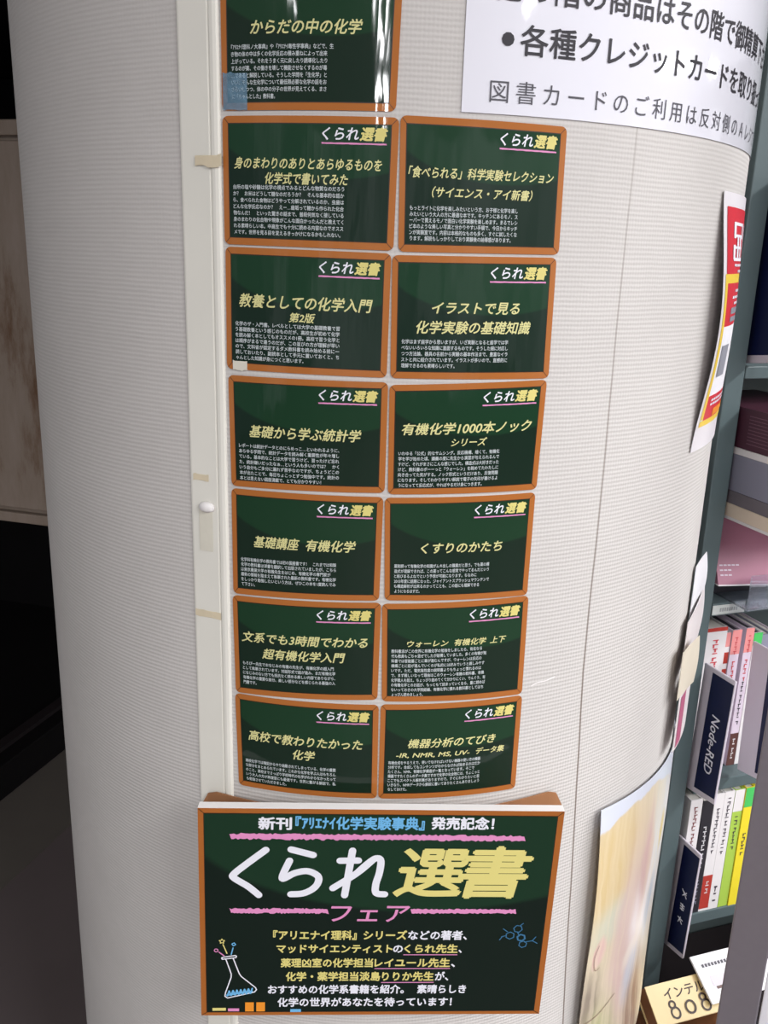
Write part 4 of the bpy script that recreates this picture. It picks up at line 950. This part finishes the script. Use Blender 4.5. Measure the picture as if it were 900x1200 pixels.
# booklet lying on top of it
A_, B_, C_, D_ = sh(0.012, -0.072, -1.088), sh(0.150, -0.072, -1.088), sh(0.150, -0.128, -1.130), sh(0.0195, -0.129, -1.131)
fw4 = frame4(A_, B_, C_, D_)
bb = Buf(); slab(bb, [D_, C_, B_, A_], 0.0045)
bk = bevelled('booklet', bb, M_paper, None, 0.0008); tag(bk, 'white booklet leaning over the right end of the cream book', 'booklet')
bb = Buf(); fq = lambda u, v: fw4(u, v, 0.0005)
for i in range(9): u = 0.09+0.045*i; bb.add([fq(u, 0.27), fq(u+0.03, 0.27), fq(u+0.032, 0.20), fq(u, 0.20)], [(0, 1, 2, 3)], 0)
bb.add([fq(0.13, 0.66), fq(0.42, 0.66), fq(0.42, 0.46), fq(0.13, 0.46)], [(0, 1, 2, 3)], 1)
bb.add([fq(0.22, 0.90), fq(0.44, 0.90), fq(0.44, 0.76), fq(0.22, 0.76)], [(0, 1, 2, 3)], 2)
bb.add([fq(0.16, 0.74), fq(0.40, 0.74), fq(0.40, 0.68), fq(0.16, 0.68)], [(0, 1, 2, 3)], 3)
bb.obj('cover_print', [M_grey_ink, M_lilac, M_blue, M_brownc], bk)
# another book in front, dark with red marks, edge just in view
bb = Buf(); shbox(bb, -0.070, 0.10, -0.195, -0.134, -1.215, -1.168); 
bd = bevelled('book', bb, M_blackc, None, 0.001); tag(bd, 'dark book with red marks in front of the cream book at the photo edge', 'book', 'books on the low bench')
bb = Buf()
for i in range(7): a = -0.045+0.017*i; bb.add([sh(a, -0.180, -1.1675), sh(a+0.011, -0.180, -1.1675), sh(a+0.011, -0.166+0.006*(i % 2), -1.1675), sh(a, -0.166, -1.1675)], [(0, 1, 2, 3)], i % 2)
o = bb.obj('cover_print', [M_redc, M_whiteink]); o.parent = bd
# support block under the tilted cream book
bb = Buf(); shbox(bb, -0.074, 0.068, -0.128, -0.060, -1.215, -1.186)
sp_ = bevelled('book', bb, M_cedge, None, 0.001); tag(sp_, 'brown edged book lying flat beneath the cream book', 'book', 'books on the low bench')

# grey rack in front, right edge of the photo
def at(hd, dx): return None
rk = empty('display_rack', (0.486, -0.31, 0)); tag(rk, 'grey steel display rack post in front of the bookshelf at the lower right corner', 'rack')
dv = Vector((0.900, -0.436, 0)).normalized(); dn = Vector((0.436, 0.900, 0)).normalized()
P0 = Vector((0.464, -0.304, 0))
def rkbox(buf, a0, a1, b0, b1, z0, z1):
    vs = [P0+dv*a+dn*b_+Vector((0, 0, z)) for z in (z0, z1) for a, b_ in ((a0, b0), (a1, b0), (a1, b1), (a0, b1))]
    buf.add(vs, [(3, 2, 1, 0), (4, 5, 6, 7), (0, 1, 5, 4), (1, 2, 6, 5), (2, 3, 7, 6), (3, 0, 4, 7)])
bb = Buf(); rkbox(bb, 0.0, 0.046, 0.0, 0.02, 0.0, 1.75); part(bevelled('post', bb, M_rack, None, 0.002), rk)
bb = Buf(); rkbox(bb, 0.046, 0.50, 0.004, 0.02, 0.30, 0.33); part(bevelled('ledge', bb, M_rack, None, 0.002), rk)
bb = Buf(); rkbox(bb, 0.50, 0.546, 0.0, 0.02, 0.0, 1.75); part(bevelled('post', bb, M_rack, None, 0.002), rk)
bb = Buf(); rkbox(bb, 0.0, 0.546, -0.10, 0.13, 0.0, 0.03); part(bevelled('foot', bb, M_rack, None, 0.002), rk)
bb = Buf(); rkbox(bb, 0.050, 0.23, 0.022, 0.027, 0.3305, 0.66)
mg = bevelled('magazine', bb, M_paper, None, 0.0008); tag(mg, 'white magazine right of the grey rack post in the bottom right corner', 'magazine')
bb = Buf()
for z, a0, a1, k in ((0.60, 0.06, 0.20, 0), (0.575, 0.065, 0.19, 0), (0.545, 0.06, 0.21, 1), (0.52, 0.058, 0.12, 2), (0.50, 0.062, 0.2, 0)):
    rkbox(bb, a0, a1, 0.0212, 0.0216, z, z+0.005)
o = bb.obj('cover_print', M_blue); o.parent = mg

# ================================================================== left background
# weathered beige metal cabinet hung in the gap
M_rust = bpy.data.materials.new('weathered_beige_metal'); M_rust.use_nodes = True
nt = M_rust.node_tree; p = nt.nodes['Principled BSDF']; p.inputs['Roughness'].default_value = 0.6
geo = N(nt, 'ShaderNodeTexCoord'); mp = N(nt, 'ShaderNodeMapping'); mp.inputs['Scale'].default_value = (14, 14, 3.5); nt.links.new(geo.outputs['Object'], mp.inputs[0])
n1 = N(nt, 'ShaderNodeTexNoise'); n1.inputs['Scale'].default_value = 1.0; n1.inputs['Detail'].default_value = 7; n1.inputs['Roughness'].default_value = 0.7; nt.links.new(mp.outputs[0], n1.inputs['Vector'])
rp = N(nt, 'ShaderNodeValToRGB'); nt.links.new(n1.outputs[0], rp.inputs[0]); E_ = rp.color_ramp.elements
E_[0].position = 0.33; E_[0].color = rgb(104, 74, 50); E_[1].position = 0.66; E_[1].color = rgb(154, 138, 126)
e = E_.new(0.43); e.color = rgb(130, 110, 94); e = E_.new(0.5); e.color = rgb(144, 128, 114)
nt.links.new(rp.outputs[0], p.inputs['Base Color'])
cab = empty('metal_cabinet', (-0.70, 0.60, Z0-0.60)); tag(cab, 'weathered rust stained beige metal cabinet in the dark gap left of the column', 'cabinet')
ca = math.radians(-16); cu = Vector((math.cos(ca), math.sin(ca), 0)); cn = Vector((-math.sin(ca), math.cos(ca), 0)); CP = Vector((-0.795, 0.590, Z0))
def cb(buf, a0, a1, b0, b1, z0, z1):
    vs = [CP+cu*a+cn*b_+Vector((0, 0, z)) for z in (z0, z1) for a, b_ in ((a0, b0), (a1, b0), (a1, b1), (a0, b1))]
    buf.add(vs, [(3, 2, 1, 0), (4, 5, 6, 7), (0, 1, 5, 4), (1, 2, 6, 5), (2, 3, 7, 6), (3, 0, 4, 7)])
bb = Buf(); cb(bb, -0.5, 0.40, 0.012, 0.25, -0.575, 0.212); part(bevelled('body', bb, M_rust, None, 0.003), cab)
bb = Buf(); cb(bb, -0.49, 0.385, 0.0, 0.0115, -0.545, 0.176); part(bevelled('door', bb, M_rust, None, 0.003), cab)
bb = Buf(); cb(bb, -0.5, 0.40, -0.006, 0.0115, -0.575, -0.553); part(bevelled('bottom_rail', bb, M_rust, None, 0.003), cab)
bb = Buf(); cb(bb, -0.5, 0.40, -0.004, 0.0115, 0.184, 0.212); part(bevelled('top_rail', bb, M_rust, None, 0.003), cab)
# black hangers up to the added soffit, and the long plinth on the floor
for a_ in (-0.30, 0.20):
    bb = Buf(); cb(bb, a_, a_+0.03, 0.10, 0.13, 0.2125, 0.520); part(bb.obj('hanger', M_dark), cab)
lu = Vector((0.30, 0.954, 0)).normalized(); ln = Vector((-0.954, 0.30, 0)).normalized(); LP = Vector((-1.016, 0.927, 0))-lu*0.9
def lb(buf, a0, a1, b0, b1, z0, z1):
    vs = [LP+lu*a+ln*b_+Vector((0, 0, z)) for z in (z0, z1) for a, b_ in ((a0, b1), (a0, b0), (a1, b0), (a1, b1))]
    buf.add(vs, [(3, 2, 1, 0), (4, 5, 6, 7), (0, 1, 5, 4), (1, 2, 6, 5), (2, 3, 7, 6), (3, 0, 4, 7)])
bb = Buf(); lb(bb, -0.2, 2.15, 0.0, 1.25, 0.0, 0.10); o = bevelled('floor_plinth', bb, M_dark, None, 0.004); tag(o, 'long low black plinth on the floor in the dark gap left of the column', 'plinth')
bb = Buf(); lb(bb, -0.2, 2.2, 0.05, 0.085, 0.1003, 0.112); o = bb.obj('edge_rail', M_dark2); o.parent = o.parent; 
o.parent = bpy.data.objects['floor_plinth']
# grey floor band along the plinth
bb = Buf(); lb(bb, -0.9, 2.2, -0.245, -0.002, 0.0, 0.0012); structure(bb.obj('trim_2', M_floor_strip))
bb = Buf(); box(bb, -2.49, -0.55, -0.35, 2.99, 2.02, 2.715); structure(bb.obj('added_shade_soffit', M_dark))  # soffit added out of view to keep light off the cabinet and gap
# added board behind, black in place of the gap's deep shade
bb = Buf(); cb(bb, -1.3, 0.9, 1.30, 1.34, -Z0, 0.515); o = bb.obj('partition_board', M_dark); tag(o, 'added black board closing the dark gap far behind the weathered cabinet left of the column', 'partition')
